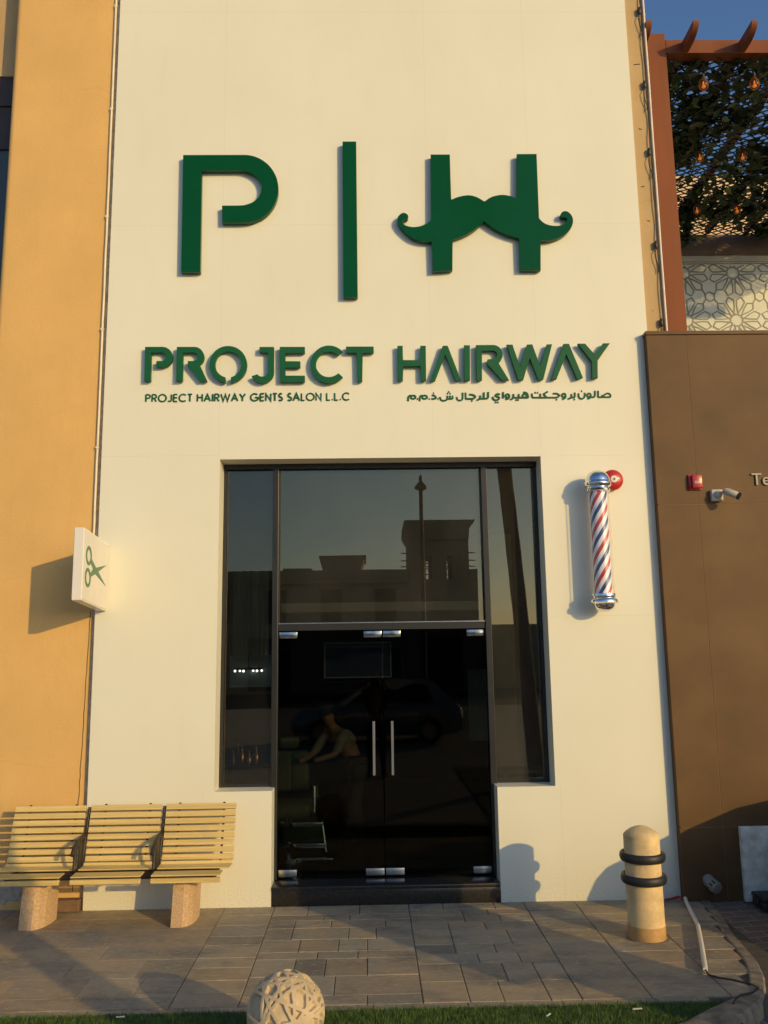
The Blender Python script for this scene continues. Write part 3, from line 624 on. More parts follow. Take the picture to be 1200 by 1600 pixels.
4.654],[1.874,4.651],[1.868,4.649],[1.862,4.648],[1.856,4.647],[1.852,4.646]],[[1.852,4.646],[1.633,4.648]],[[1.855,4.626],[1.866,4.625]],[[1.779,4.709],
[1.74,4.686],[1.74,4.68],[1.763,4.648]],[[1.622,4.69],[1.622,4.685],[1.621,4.677],[1.621,4.669],[1.621,4.663],[1.624,4.658],[1.627,4.653],[1.631,4.65],
[1.635,4.648],[1.639,4.647],[1.644,4.647],[1.648,4.647],[1.651,4.648]],[[1.704,4.688],[1.703,4.647]],[[1.65,4.698],[1.66,4.698]],[[1.673,4.698],[1.683,
4.698]]],[[[1.583,4.648],[1.446,4.649]],[[1.537,4.702],[1.542,4.702],[1.549,4.701],[1.556,4.7],[1.562,4.698],[1.567,4.695],[1.572,4.692],[1.576,4.687],
[1.579,4.681],[1.581,4.673],[1.582,4.664],[1.583,4.655],[1.583,4.648]],[[1.572,4.668],[1.569,4.66],[1.563,4.654],[1.554,4.651],[1.545,4.651],[1.536,4.654],
[1.531,4.66],[1.529,4.668],[1.531,4.676],[1.537,4.682],[1.546,4.685],[1.556,4.685],[1.564,4.681],[1.57,4.675],[1.572,4.668]],[[1.492,4.686],[1.491,4.649]],
[[1.459,4.626],[1.47,4.626]],[[1.479,4.626],[1.49,4.626]],[[1.44,4.686],[1.44,4.68],[1.44,4.672],[1.439,4.663],[1.437,4.655],[1.435,4.649],[1.433,4.644],
[1.429,4.64],[1.426,4.637],[1.421,4.634],[1.416,4.632],[1.411,4.631],[1.408,4.629]]],[[[1.398,4.668],[1.396,4.661],[1.391,4.655],[1.383,4.651],[1.375,4.651],
[1.368,4.655],[1.364,4.661],[1.362,4.669],[1.364,4.676],[1.369,4.682],[1.377,4.686],[1.385,4.685],[1.392,4.682],[1.396,4.676],[1.398,4.668]],[[1.4,4.668],
[1.399,4.664],[1.398,4.659],[1.397,4.653],[1.395,4.648],[1.393,4.644],[1.389,4.641],[1.385,4.639],[1.381,4.637],[1.376,4.636],[1.37,4.636],[1.365,4.636],
[1.361,4.635]],[[1.339,4.707],[1.336,4.643]],[[1.306,4.684],[1.301,4.685],[1.294,4.686],[1.287,4.688],[1.281,4.688],[1.276,4.686],[1.271,4.683],[1.267,
4.68],[1.265,4.677],[1.265,4.674],[1.266,4.67],[1.269,4.667],[1.273,4.664],[1.278,4.662],[1.284,4.66],[1.29,4.659],[1.294,4.656],[1.297,4.653],[1.298,4.648],
[1.298,4.644],[1.297,4.64],[1.295,4.636],[1.291,4.633],[1.286,4.63],[1.281,4.628],[1.275,4.627],[1.268,4.626],[1.262,4.626],[1.256,4.627],[1.25,4.629],
[1.246,4.632],[1.241,4.636],[1.238,4.64],[1.237,4.645],[1.236,4.651],[1.236,4.657],[1.236,4.66]],[[1.258,4.603],[1.269,4.603]],[[1.28,4.603],[1.29,4.603]]],
[[[1.193,4.709],[1.191,4.657],[1.18,4.643],[1.112,4.641]],[[1.15,4.705],[1.148,4.643]],[[1.115,4.674],[1.114,4.67],[1.114,4.664],[1.112,4.657],[1.111,4.651],
[1.109,4.646],[1.106,4.641],[1.103,4.637],[1.099,4.634],[1.095,4.632],[1.089,4.63],[1.083,4.629],[1.08,4.628]],[[1.007,4.685],[1.013,4.684],[1.022,4.683],
[1.032,4.682],[1.04,4.681],[1.047,4.678],[1.053,4.675],[1.058,4.671],[1.061,4.668],[1.064,4.665],[1.064,4.662],[1.064,4.659],[1.063,4.656],[1.06,4.653],
[1.056,4.65],[1.051,4.646],[1.046,4.644],[1.041,4.642],[1.034,4.642],[1.028,4.641],[1.023,4.641]],[[1.023,4.641],[0.97,4.642]],[[1.026,4.622],[1.037,4.622]],
[[0.97,4.642],[0.97,4.705]],[[0.941,4.705],[0.941,4.694],[0.941,4.677],[0.94,4.66],[0.939,4.647],[0.937,4.639],[0.934,4.635],[0.931,4.632],[0.927,4.63],
[0.923,4.628],[0.918,4.626],[0.914,4.625],[0.909,4.625],[0.904,4.626],[0.9,4.627],[0.895,4.629],[0.891,4.632],[0.888,4.636],[0.886,4.64],[0.884,4.645],
[0.883,4.649],[0.883,4.653],[0.883,4.656],[0.883,4.66],[0.883,4.662]]],[[[0.842,4.675],[0.841,4.647],[0.833,4.642],[0.789,4.642]],[[0.816,4.675],[0.815,
4.642]],[[0.79,4.675],[0.79,4.67],[0.79,4.663],[0.79,4.655],[0.789,4.648],[0.788,4.643],[0.786,4.638],[0.783,4.635],[0.78,4.631],[0.774,4.629],[0.767,4.626],
[0.76,4.625],[0.753,4.624],[0.746,4.625],[0.74,4.626],[0.735,4.629],[0.73,4.632],[0.726,4.636],[0.723,4.641],[0.721,4.646],[0.72,4.65],[0.719,4.654],[0.719,
4.658],[0.72,4.661],[0.72,4.663]],[[0.788,4.697],[0.799,4.697]],[[0.813,4.696],[0.824,4.696]],[[0.801,4.714],[0.812,4.714]],[[0.693,4.643],[0.703,4.643]],
[[0.64,4.68],[0.645,4.68],[0.652,4.679],[0.659,4.677],[0.665,4.675],[0.669,4.672],[0.673,4.668],[0.676,4.664],[0.677,4.66],[0.678,4.657],[0.678,4.654],
[0.677,4.651],[0.675,4.649],[0.673,4.647],[0.669,4.645],[0.665,4.644],[0.663,4.643]],[[0.663,4.643],[0.634,4.644]],[[0.652,4.701],[0.662,4.701]],[[0.608,
4.644],[0.618,4.644]],[[0.592,4.662],[0.59,4.654],[0.583,4.648],[0.574,4.645],[0.564,4.645],[0.554,4.648],[0.548,4.654],[0.546,4.662],[0.548,4.67],[0.555,
4.676],[0.564,4.679],[0.575,4.679],[0.584,4.675],[0.59,4.669],[0.592,4.662]],[[0.555,4.676],[0.551,4.676],[0.546,4.678],[0.541,4.678],[0.536,4.678],[0.532,
4.676],[0.528,4.673],[0.525,4.669],[0.523,4.663],[0.521,4.654],[0.521,4.642],[0.521,4.631],[0.52,4.623]],[[0.494,4.644],[0.505,4.644]],[[0.48,4.663],[0.478,
4.655],[0.471,4.649],[0.462,4.646],[0.452,4.646],[0.443,4.649],[0.436,4.655],[0.434,4.663],[0.437,4.671],[0.443,4.677],[0.452,4.68],[0.463,4.68],[0.472,
4.676],[0.478,4.67],[0.48,4.663]],[[0.443,4.677],[0.439,4.677],[0.434,4.679],[0.427,4.679],[0.422,4.679],[0.418,4.677],[0.415,4.674],[0.412,4.67],[0.409,
4.664],[0.408,4.655],[0.407,4.643],[0.407,4.632],[0.407,4.624]]]],"sc_rings":[[[[0.296,0.672],[0.297,0.637],[0.29,0.602],[0.277,0.57],[0.258,0.544],[0.234,
0.525],[0.208,0.515],[0.18,0.513],[0.154,0.521],[0.129,0.537],[0.109,0.56],[0.095,0.59],[0.086,0.623],[0.085,0.658],[0.091,0.692],[0.104,0.723],[0.122,
0.75],[0.145,0.769],[0.172,0.781],[0.199,0.783],[0.227,0.776],[0.252,0.76],[0.272,0.736],[0.287,0.706]],[[0.259,0.664],[0.26,0.641],[0.256,0.619],[0.247,
0.598],[0.234,0.581],[0.219,0.569],[0.201,0.562],[0.183,0.561],[0.166,0.566],[0.15,0.576],[0.136,0.591],[0.127,0.61],[0.121,0.631],[0.121,0.653],[0.125,
0.676],[0.133,0.696],[0.145,0.713],[0.161,0.725],[0.178,0.733],[0.196,0.734],[0.214,0.73],[0.231,0.72],[0.244,0.705],[0.254,0.685]]],[[[0.291,0.362],[0.292,
0.327],[0.285,0.292],[0.272,0.261],[0.253,0.236],[0.229,0.218],[0.202,0.208],[0.174,0.208],[0.148,0.216],[0.123,0.233],[0.103,0.257],[0.088,0.286],[0.08,
0.319],[0.079,0.354],[0.085,0.388],[0.097,0.419],[0.116,0.444],[0.139,0.463],[0.166,0.474],[0.194,0.475],[0.221,0.467],[0.246,0.451],[0.267,0.426],[0.282,
0.396]],[[0.253,0.354],[0.253,0.331],[0.249,0.309],[0.241,0.289],[0.228,0.272],[0.213,0.26],[0.196,0.254],[0.178,0.254],[0.161,0.259],[0.145,0.27],[0.132,
0.286],[0.122,0.305],[0.117,0.327],[0.116,0.35],[0.12,0.372],[0.128,0.392],[0.14,0.409],[0.155,0.421],[0.172,0.428],[0.19,0.428],[0.208,0.423],[0.224,0.412],
[0.237,0.396],[0.247,0.377]]]],"sc_poly":[[0.282,0.632],[0.487,0.541],[0.904,0.661],[0.583,0.503],[0.908,0.357],[0.468,0.449],[0.29,0.37],[0.274,0.417],
[0.378,0.499],[0.277,0.563]]}''')

# ================================================================== SETTING: ground
# --- stone slabs in front of the shop
def slabs():
    V, F, T = [], [], []
    def slab(x0, x1, y0, y1, tone, g=.0026, b=.004):
        z = random.uniform(-.0015, .0015); tl = [random.uniform(-.0008, .0008) for _ in range(4)]
        x0 += g; x1 -= g; y0 += g; y1 -= g
        n = len(V)
        V.extend([(x0, y0, -.03), (x1, y0, -.03), (x1, y1, -.03), (x0, y1, -.03),
                  (x0, y0, z-b), (x1, y0, z-b), (x1, y1, z-b), (x0, y1, z-b),
                  (x0+b, y0+b, z+tl[0]), (x1-b, y0+b, z+tl[1]), (x1-b, y1-b, z+tl[2]), (x0+b, y1-b, z+tl[3])])
        for i in range(4):
            j = (i+1) % 4
            F.append((n+i, n+j, n+4+j, n+4+i)); F.append((n+4+i, n+4+j, n+8+j, n+8+i))
        F.append((n+8, n+9, n+10, n+11))
        T.extend([tone]*12)
    def kx(y):      # where the kerb strip starts
        P = [(.3, 2.92), (-.10, 2.893), (-.55, 2.828), (-.986, 2.73), (-1.526, 2.648), (-1.803, 2.558), (-2.095, 2.436), (-2.24, 2.2)]
        for (a, xa), (b, xb) in zip(P, P[1:]):
            if b <= y <= a: return xa + (xb-xa)*(y-a)/(b-a)
        return 2.2
    # panels divided by the long joints, then courses of random length inside
    cols = [(-1.30, -.86), (-.86, .32), (.32, 1.34), (1.34, 1.79), (1.79, 2.30), (2.30, 9)]
    for c, (a, b) in enumerate(cols):
        y = .02
        while y > -2.13:
            h = random.choice([.15, .2, .28, .34]) if c in (1, 2) else random.choice([.2, .24, .28])
            if y - h < -2.0: h = y + 2.155
            xe = min(b, kx(y-h*.5))
            if xe - a < .05: y -= h; continue
            x = a
            while x < xe - 1e-6:
                w = random.choice([.22, .3, .3, .45]) if c in (1, 2) else (xe-a if c != 5 else .5)
                if x + w > xe - .18: w = xe - x
                slab(x, x+w, y-h, y, random.random())
                x += w
            y -= h
    # poured, stamped concrete under the bench
    y = .1
    for h in (.36, .30, .42, .28, .36, .34, .30):
        h = min(h, y + 2.155)
        if h < .05: break
        xs_ = [-9, -7.5, -6.2, -5.1, -4.4]
        while xs_[-1] < -1.75: xs_.append(xs_[-1] + random.choice([.38, .5, .62, .8]))
        xs_ = [v for v in xs_ if v < -1.55] + [-1.30]
        for a, b in zip(xs_, xs_[1:]): slab(a, b, y-h, y, random.uniform(.15, .85), .0012, .0015)
        y -= h
    # edging course along the turf
    x = -9
    while x < 2.1:
        w = .6
        slab(x, min(x+w, 2.14), -2.225, -2.16, random.uniform(.3, .7)); x += w
    me = bpy.data.meshes.new('pavement'); me.from_pydata(V, [], F); me.update()
    at = me.attributes.new('tone', 'FLOAT', 'POINT'); at.data.foreach_set('value', T)
    me.materials.append(paving_mat('paving_stone', [(.18, .165, .132), (.31, .285, .222), (.37, .29, .185), (.235, .225, .192), (.385, .33, .232), (.28, .23, .16), (.33, .305, .24)]))
    o = bpy.data.objects.new('pavement', me); COL.objects.link(o)
    tag(o, kind='structure')
slabs()
b = MB(); b.box(-9.5, 2.9, -2.24, .6, -.2, -.012); tag(b.build('pavement_bed', MT['grout']), kind='structure')

# --- kerb strip between the slabs and the brick lane, curving round to the turf
kin = [(2.93, .2), (2.90, -.10), (2.835, -.55), (2.737, -.986), (2.655, -1.526), (2.565, -1.803), (2.443, -2.095), (2.309, -2.192), (2.197, -2.285), (2.034, -2.41), (1.87, -2.548), (1.60, -2.70), (1.2, -2.80), (-9, -2.9)]
kout = [(3.01, .2), (2.985, -.10), (2.92, -.55), (2.829, -.90), (2.735, -1.568), (2.655, -1.842), (2.563, -2.06), (2.462, -2.235), (2.36, -2.36), (2.20, -2.53), (2.03, -2.70), (1.68, -2.90), (1.22, -3.02), (-9, -3.12)]
def strip(name, L1, L2, z0, ztops, m):
    V, F = [], []
    for (a, b2), (c, d), z in zip(L1, L2, ztops):
        V.extend([(a, b2, z0), (a, b2, z), (a+(c-a)*.12, b2+(d-b2)*.12, z+.006), (a+(c-a)*.88, b2+(d-b2)*.88, z+.006), (c, d, z-.012), (c, d, z0)])
    n = 6
    for i in range(len(L1)-1):
        for k in range(n-1):
            F.append((i*n+k, (i+1)*n+k, (i+1)*n+k+1, i*n+k+1))
    F.append(tuple(range(n))); F.append(tuple(range((len(L1)-1)*n, len(L1)*n))[::-1])
    o = raw(name, V, F, m); return o
kz = [.0]*6 + [.003, .008, .015, .02, .02, .02, .02, .02]
tag(strip('kerb', kin, kout, -.2, kz, MT['kerb']), kind='structure')

# --- brick lane: falls gently away from the wall
V, F = [], []
ys = [.3, -.1, -.6, -1.2, -2, -3, -5, -9.5]; zs = [-.004, -.006, -.03, -.06, -.09, -.12, -.13, -.135]
for i, (y, z) in enumerate(zip(ys, zs)):
    for x in (1.7, 3.2, 4, 6, 12): V.append((x, y, z))
for i in range(len(ys)-1):
    for k in range(4): F.append((i*5+k, i*5+k+1, (i+1)*5+k+1, (i+1)*5+k))
tag(raw('brick_lane', V, F, MT['lane']), kind='structure')

# --- turf strip
b = MB(); b.box(-9.2, 2.2, -2.86, -2.241, -.2, -.004); tag(b.build('turf_bed', MT['turf']), kind='structure')
def turf():
    n = 52000
    rs = np.random.RandomState(3)
    x = rs.uniform(-3.0, 2.34, n); y = rs.uniform(-2.87, -2.228, n)
    ky = np.interp(x, [p[0] for p in kin[::-1]], [p[1] for p in kin[::-1]])
    lim = np.where(x > 1.0, ky, -2.79)
    ok = y > lim + .01
    x, y = x[ok], y[ok]; n = len(x)
    a = rs.uniform(0, 2*PI, n); h = rs.uniform(.014, .032, n); w = rs.uniform(.0012, .0024, n)
    lx, ly = rs.normal(0, .010, n), rs.normal(0, .010, n)
    V = np.empty((n, 3, 3))
    V[:, 0] = np.stack([x-w*np.cos(a), y-w*np.sin(a), np.full(n, -.006)], 1)
    V[:, 1] = np.stack([x+w*np.cos(a), y+w*np.sin(a), np.full(n, -.006)], 1)
    V[:, 2] = np.stack([x+lx, y+ly, h], 1)
    F = np.arange(3*n).reshape(n, 3)
    o = raw('grass', V.reshape(-1, 3).tolist(), F.tolist(), MT['blade'])
    tag(o, 'short green artificial turf strip along the pavement edge', 'grass', kind='stuff')
turf()

# --- road and ground to the horizon
b = MB(); b.face([(-600, -600, -.2), (600, -600, -.2), (600, 600, -.2), (-600, 600, -.2)])
tag(b.build('ground', MT['asphalt']), kind='structure')
b = MB(); b.box(-30, 40, -30, -3.6, -.19, -.15); tag(b.build('road', mat('road_pavers', (.42, .39, .34), .85, var=.2, scale=3, bump=.2, bscale=60)), kind='structure')

# ================================================================== WHITE SHOP
WX0, WX1, WTOP = -2.55, 2.80, 10.2
SX0, SX1, SZ0, SZ1 = -1.416, 1.678, .987, 4.06
DX0, DX1 = -.895, 1.147
FY = .24            # front of the window frames
shop = thing('barber_shop', 'tall white panel shop front with dark glass doors under green lettering', 'shop front', (0, .2, 0))
def facade():
    b = MB()
    xs = [WX0, SX0, DX0, DX1, SX1, WX1]; zs = [0, SZ0, SZ1, WTOP]
    solid = lambda i, k: not ((k == 0 and i == 2) or (k == 1 and i in (1, 2, 3)))
    d0, d1 = 0.0, .30
    for i in range(5):
        for k in range(3):
            if not solid(i, k): continue
            x0, x1, z0, z1 = xs[i], xs[i+1], zs[k], zs[k+1]
            b.face([(x0, d0, z0), (x1, d0, z0), (x1, d0, z1), (x0, d0, z1)])
            b.face([(x0, d1, z0), (x0, d1, z1), (x1, d1, z1), (x1, d1, z0)])
            if i == 0 or not solid(i-1, k): b.face([(x0, d0, z0), (x0, d0, z1), (x0, d1, z1), (x0, d1, z0)])
            if i == 4 or not solid(i+1, k): b.face([(x1, d0, z0), (x1, d1, z0), (x1, d1, z1), (x1, d0, z1)])
            if k == 0 or not solid(i, k-1): b.face([(x0, d0, z0), (x0, d1, z0), (x1, d1, z0), (x1, d0, z0)])
            if k == 2 or not solid(i, k+1): b.face([(x0, d0, z1), (x1, d0, z1), (x1, d1, z1), (x0, d1, z1)])
    bmesh.ops.remove_doubles(b.bm, verts=b.bm.verts[:], dist=1e-5)
    return b.build('wall', MT['panel'], shop)
facade()
# step
b = MB(); b.box(DX0+.003, DX1-.003, -.004, .5, .0, .132, .004); b.box(DX0+.003, DX1-.003, -.016, .5, .134, .166, .006)
b.build('step', MT['granite'], shop, 40)
# frames: outer window frame, mullions, transom
fd = FY + .07
b = MB()
b.box(SX0+.002, SX1-.002, FY-.02, fd, SZ1-.05, SZ1-.002)
b.box(SX0+.002, SX0+.032, FY, fd, SZ0+.002, SZ1-.052)
b.box(SX1-.035, SX1-.002, FY, fd, SZ0+.002, SZ1-.052)
b.box(SX0+.034, -.932, FY, fd, SZ0+.002, SZ0+.03)
b.box(1.180, SX1-.037, FY, fd, SZ0+.002, SZ0+.03)
b.build('window_frame', MT['alu_black'], shop)
b = MB(); b.box(-.930, -.872, FY-.03, fd, .17, SZ1-.052, .004); b.build('mullion', MT['alu_black'], shop)
b = MB(); b.box(1.120, 1.178, FY-.03, fd, .17, SZ1-.052, .004); b.build('mullion', MT['alu_black'], shop)
b = MB(); b.box(-.870, 1.118, FY-.012, fd, 2.425, 2.487); b.build('transom', MT['alu_black'], shop)
b = MB(); b.box(-.869, 1.117, FY-.018, FY+.01, 2.489, 2.497); b.build('trim', MT['steel'], shop)
gy0, gy1 = FY+.03, FY+.040
def pane(x0, x1, z0, z1, m):
    b = MB(); b.box(x0, x1, gy0, gy1, z0, z1); return b.build('pane', m, shop)
pane(SX0+.033, -.931, SZ0+.031, SZ1-.053, MT['glass'])
pane(-.871, 1.119, 2.499, SZ1-.053, MT['glass_t'])
pane(1.179, SX1-.036, SZ0+.031, SZ1-.053, MT['glass_t'])
# a film edge: slim silver bead inside the fixed panes
for xb in (-.866, 1.108):
    b = MB(); b.box(xb, xb+.006, gy0-.006, gy0-.002, 2.50, SZ1-.06); b.build('bead', MT['metal_dark'], shop)
# two frameless door leaves
for x0, x1, hx, lab in ((-.864, .119, .034, None), (.129, 1.112, .207, None)):
    b = MB(); b.box(x0, x1, gy0, gy1, .182, 2.418, .001, 1)
    d = b.build('door', MT['glass_d'], shop)
    def sub(mb, name, m, sm=None): 
        return mb.build(name, m, d, sm)
    # pull bar
    b = MB(); b.tube([(hx, gy0-.06, 1.08), (hx, gy0-.06, 1.57)], .015, 14)
    for z in (1.16, 1.49): b.tube([(hx, gy0-.058, z), (hx, gy0+.0, z)], .008, 8)
    sub(b, 'handle', MT['chrome'], 40)
    for zz in (.183, 2.352):
        for q in (0, 1):
            xa = x0+.002 if q == 0 else x1-.172
            b = MB(); b.box(xa, xa+.17, gy0-.012, gy1+.012, zz, zz+.062, .003)
            sub(b, 'hinge_plate', MT['patch'] if zz > 1 else MT['steel'], 40)

# --- inside the shop: a dark room
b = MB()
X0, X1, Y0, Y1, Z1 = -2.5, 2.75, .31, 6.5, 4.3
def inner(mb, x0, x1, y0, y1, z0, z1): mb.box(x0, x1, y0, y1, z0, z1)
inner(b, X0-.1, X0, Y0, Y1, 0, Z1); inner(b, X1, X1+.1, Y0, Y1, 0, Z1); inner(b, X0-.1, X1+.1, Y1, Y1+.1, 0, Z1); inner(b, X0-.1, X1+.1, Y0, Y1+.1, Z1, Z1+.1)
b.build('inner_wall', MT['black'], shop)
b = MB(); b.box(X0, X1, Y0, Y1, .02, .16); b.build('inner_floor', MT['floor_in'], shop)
b = MB(); b.box(-.88, 1.12, .62, .9, 2.62, 2.71); b.build('beige_bar', MT['cream'], shop)  # beige bar added to show the pale band across the transom
b = MB(); b.box(1.26, 1.48, .72, .78, .16, 3.4); b.build('pillar', mat('inner_pillar', (.34, .31, .20), .6), shop)
b = MB(); b.box(1.235, 1.75, .5, .85, 1.03, 1.062, .004); b.box(1.30, 1.33, .55, .8, .16, 1.03); b.box(1.66, 1.69, .55, .8, .16, 1.03)
tag(b.build('shelf', MT['cream']), 'pale narrow shelf low behind the right window pane', 'shelf')
b = MB(); b.box(1.15, 1.35, 2.0, 2.03, 1.2, 1.99); b.box(1.14, 1.36, 2.03, 2.05, 1.19, 2.0)
tag(b.build('poster', mat('poster_white', (.55, .58, .56), .6)), 'plain pale board hanging inside behind the right door', 'poster')
t = thing('mirrored_sign', 'dark blue framed board added inside for the sign mirrored in the doors', 'board', (.06, .9, 2.0))  # stand-in set inside for the opposite shop sign mirrored in the glass
b = MB(); b.box(-.46, .22, .90, .92, 1.96, 2.31); b.build('panel', MT['navy'], t)
b = MB(); b.stroke([(-.46, 1.96), (.22, 1.96), (.22, 2.31), (-.46, 2.31), (-.46, 1.96)], .013, .885, .898); b.build('frame', mat('frame_grey', (.28, .29, .30), .5), t)
b = MB()
for xx in (-.40, .16): b.tube([(xx, .91, 2.311), (xx, .91, 4.3)], .003, 6)
b.build('wires', MT['metal_dark'], t)
# curtain: a folded sheet with thickness
V, F = [], []
nx = 60
for i in range(nx+1):
    x = -1.40 + .36*i/nx; y = .85 + .035*math.sin(i*.75) + .012*math.sin(i*1.9)
    for z in (2.2, 3.08):
        V.append((x, y, z)); V.append((x, y+.006, z))
for i in range(nx):
    a, c = i*4, (i+1)*4
    F += [(a, c, c+2, a+2), (a+1, a+3, c+3, c+1), (a, a+1, c+1, c), (a+2, c+2, c+3, a+3)]
tag(raw('curtain', V, F, MT['grey_in'], smooth=60), 'grey folded curtain hanging behind the left window pane', 'curtain')
b = MB(); b.box(-1.6, -1.12, 1.9, 1.93, 1.84, 2.2); t_ = b.build('wall_mirror', mat('mirror_blue', (.26, .38, .45), .3))
tag(t_, 'bluish rectangular mirror inside behind the left window pane', 'mirror')
# chandelier
ch = thing('chandelier', 'small ring chandelier with bright bulbs behind the left window pane', 'chandelier', (-1.36, 1.72, 2.05))
b = MB(); b.tube([(-1.36+.15*math.cos(t), 1.72+.15*math.sin(t), 2.05) for t in np.linspace(0, 2*PI, 25)], .012, 8); b.tube([(-1.36, 1.72, 2.05), (-1.36, 1.72, 4.3)], .004, 6)
b.tube([(-1.51, 1.72, 2.05), (-1.21, 1.72, 2.05)], .006, 6)
b.build('ring', MT['metal_dark'], ch)
for k in range(6):
    a = k*PI/3 + .3
    b = MB(); b.lathe([(0, -.013), (.011, -.006), (.013, 0), (.008, .012), (0, .014)], 10, Matrix.Translation((-1.36+.15*math.cos(a), 1.72+.15*math.sin(a), 2.025)))
    b.build('bulb', MT['lamp'], ch, 60)
# bottles on a counter behind the left pane
b = MB(); b.box(-1.46, -1.0, .7, 1.0, 1.08, 1.11); b.box(-1.44, -1.4, .72, .98, .16, 1.08); b.box(-1.06, -1.02, .72, .98, .16, 1.08)
tag(b.build('counter', MT['black']), 'dark display counter behind the left window pane', 'counter')
def bottle(x, y, s):
    t = thing('bottle', 'copper coloured product bottle on the dark counter', 'bottle', (x, y, 1.112), 'bottles on the counter inside')
    b = MB(); b.lathe([(.03*s, 0), (.033*s, .01), (.033*s, .09*s), (.012*s, .12*s), (.012*s, .14*s)], 14, Matrix.Translation((x, y, 1.112))); b.build('body', MT['copper'], t, 40)
    b = MB(); b.lathe([(.015*s, .141*s), (.015*s, .165*s), (0, .167*s)], 12, Matrix.Translation((x, y, 1.112))); b.build('cap', MT['chrome'], t, 40)
    return t
for x, y, s in ((-1.37, .78, 1.0), (-1.29, .82, 1.2), (-1.21, .78, .9), (-1.34, .90, 1.3), (-1.15, .86, 1.1)): bottle(x, y, s)
# barber chair with chrome footrest
cx, cy = -.86, 1.25
c = thing('barber_chair', 'green vinyl barber chair with chrome footrest inside the left door', 'barber chair', (cx, cy, .16))
b = MB(); b.box(cx-.22, cx+.20, cy+.18, cy+.28, .76, 1.18, .04, 3); b.build('backrest', MT['vinyl'], c, 50)
b = MB(); b.box(cx-.12, cx+.09, cy+.2, cy+.28, 1.20, 1.32, .03, 3); b.build('headrest', MT['vinyl'], c, 50)
b = MB(); b.box(cx-.24, cx+.24, cy-.28, cy+.2, .56, .70, .04, 3); b.build('seat', MT['vinyl'], c, 50)
for s in (-1, 1):
    b = MB(); b.tube([(cx+s*.28, cy+.22, .70), (cx+s*.28, cy+.2, .86), (cx+s*.28, cy-.24, .86), (cx+s*.28, cy-.26, .62)], .022, 10); b.build('armrest', MT['chrome'], c, 50)
b = MB(); b.lathe([(.30, .16), (.30, .18), (.09, .215), (.055, .24), (.055, .56)], 24, Matrix.Translation((cx, cy, 0))); b.build('base', MT['chrome'], c, 40)
b = MB()
fx0, fx1, fy = -.89, -.47, .72
b.tube([(fx0-.07, fy+.22, .62), (fx0, fy, .56), (fx0+.04, fy-.03, .29)], .012, 8)
b.tube([(fx1+.05, fy+.22, .64), (fx1-.01, fy, .57), (fx1+.03, fy-.03, .30)], .012, 8)
b.box(fx0, fx1, fy-.012, fy+.012, .535, .575, .004); b.box(fx0+.03, fx1+.03, fy-.042, fy-.018, .345, .385, .004)
b.box(fx0+.17, fx1+.10, fy-.20, fy-.06, .262, .282, .004)
b.build('footrest', MT['chrome'], c, 40)
b = MB(); b.box(fx0+.02, fx1-.0, fy+.014, fy+.05, .39, .53, .008); b.build('footrest_pad', MT['vinyl'], c, 40)

# ================================================================== SIGNS ON THE WHITE WALL
t = thing('logo_sign', 'large glossy green letter P, bar and moustached letter H', 'sign', (0, -.03, 6.5))
for nm, poly in zip(('letter', 'bar', 'letter'), DATA['logo']):
    b = MB(); b.prism(poly, -.068, -.014, .002); b.build(nm, MT['green'], t)
t = thing('name_sign', 'row of green raised capital letters above the smaller text lines', 'sign', (0, -.03, 4.7))
for poly in DATA['name']:
    b = MB(); b.prism(poly, -.060, -.018, .0012); b.build('letter', MT['green_edge'], t)
def flat_text(name, label, words, w, z):
    t = thing(name, label, 'sign', (0, 0, z)); k = 0
    for wd in words:
        b = MB()
        for s in wd:
            b.stroke(s, w, -.0060-.00012*(k % 40), -.0002); k += 1
        b.build('word', MT['green_edge'], t)
flat_text('english_sign', 'thin dark green line of English capitals under the big name', DATA['small'], .0142, 4.5)
flat_text('arabic_sign', 'thin dark green line of Arabic writing under the big name', DATA['arabic'], .0165, 4.55)

# projecting sign box with scissors
t = thing('blade_sign', 'white square projecting sign box with green scissors emblem', 'sign', (-2.485, -.012, 2.93))
TI = R(-4.9)
def bl(x, u, z):           # u metres out from the wall, z about the centre
    return (x, -.012 - u*math.cos(TI) , 2.935 + z - u*math.sin(TI)*-1*-1)
SW, SH = .70, .625
def blbox(x0, x1, u0, u1, z0, z1, bev=0):
    b = MB(); c = [bl(x0, u1, z0), bl(x1, u1, z0), bl(x1, u0, z0), bl(x0, u0, z0), bl(x0, u1, z1), bl(x1, u1, z1), bl(x1, u0, z1), bl(x0, u0, z1)]
    b.hexa(c, bev); return b
b = blbox(-2.528, -2.446, 0.0, SW, -SH/2, SH/2, .003); b.build('sign_box', MT['signw'], t)
b = blbox(-2.4465, -2.441, .012, SW-.012, -SH/2+.012, SH/2-.012); b.build('face_panel', mat('sign_face', (.74, .70, .62), .22, var=.03), t)
b = blbox(-2.533, -2.5275, .012, SW-.012, -SH/2+.012, SH/2-.012); b.build('face_panel', MT['signw'], t)
b = blbox(-2.52, -2.455, -.012, -.001, -SH/2+.05, SH/2-.05); b.build('bracket', MT['steel'], t)
smap = lambda u, v, d: bl(d, (1-u)*SW, (v-.5)*SH)
b = MB()
b.prism(DATA['sc_poly'], -2.4405, -2.4375, map=smap)
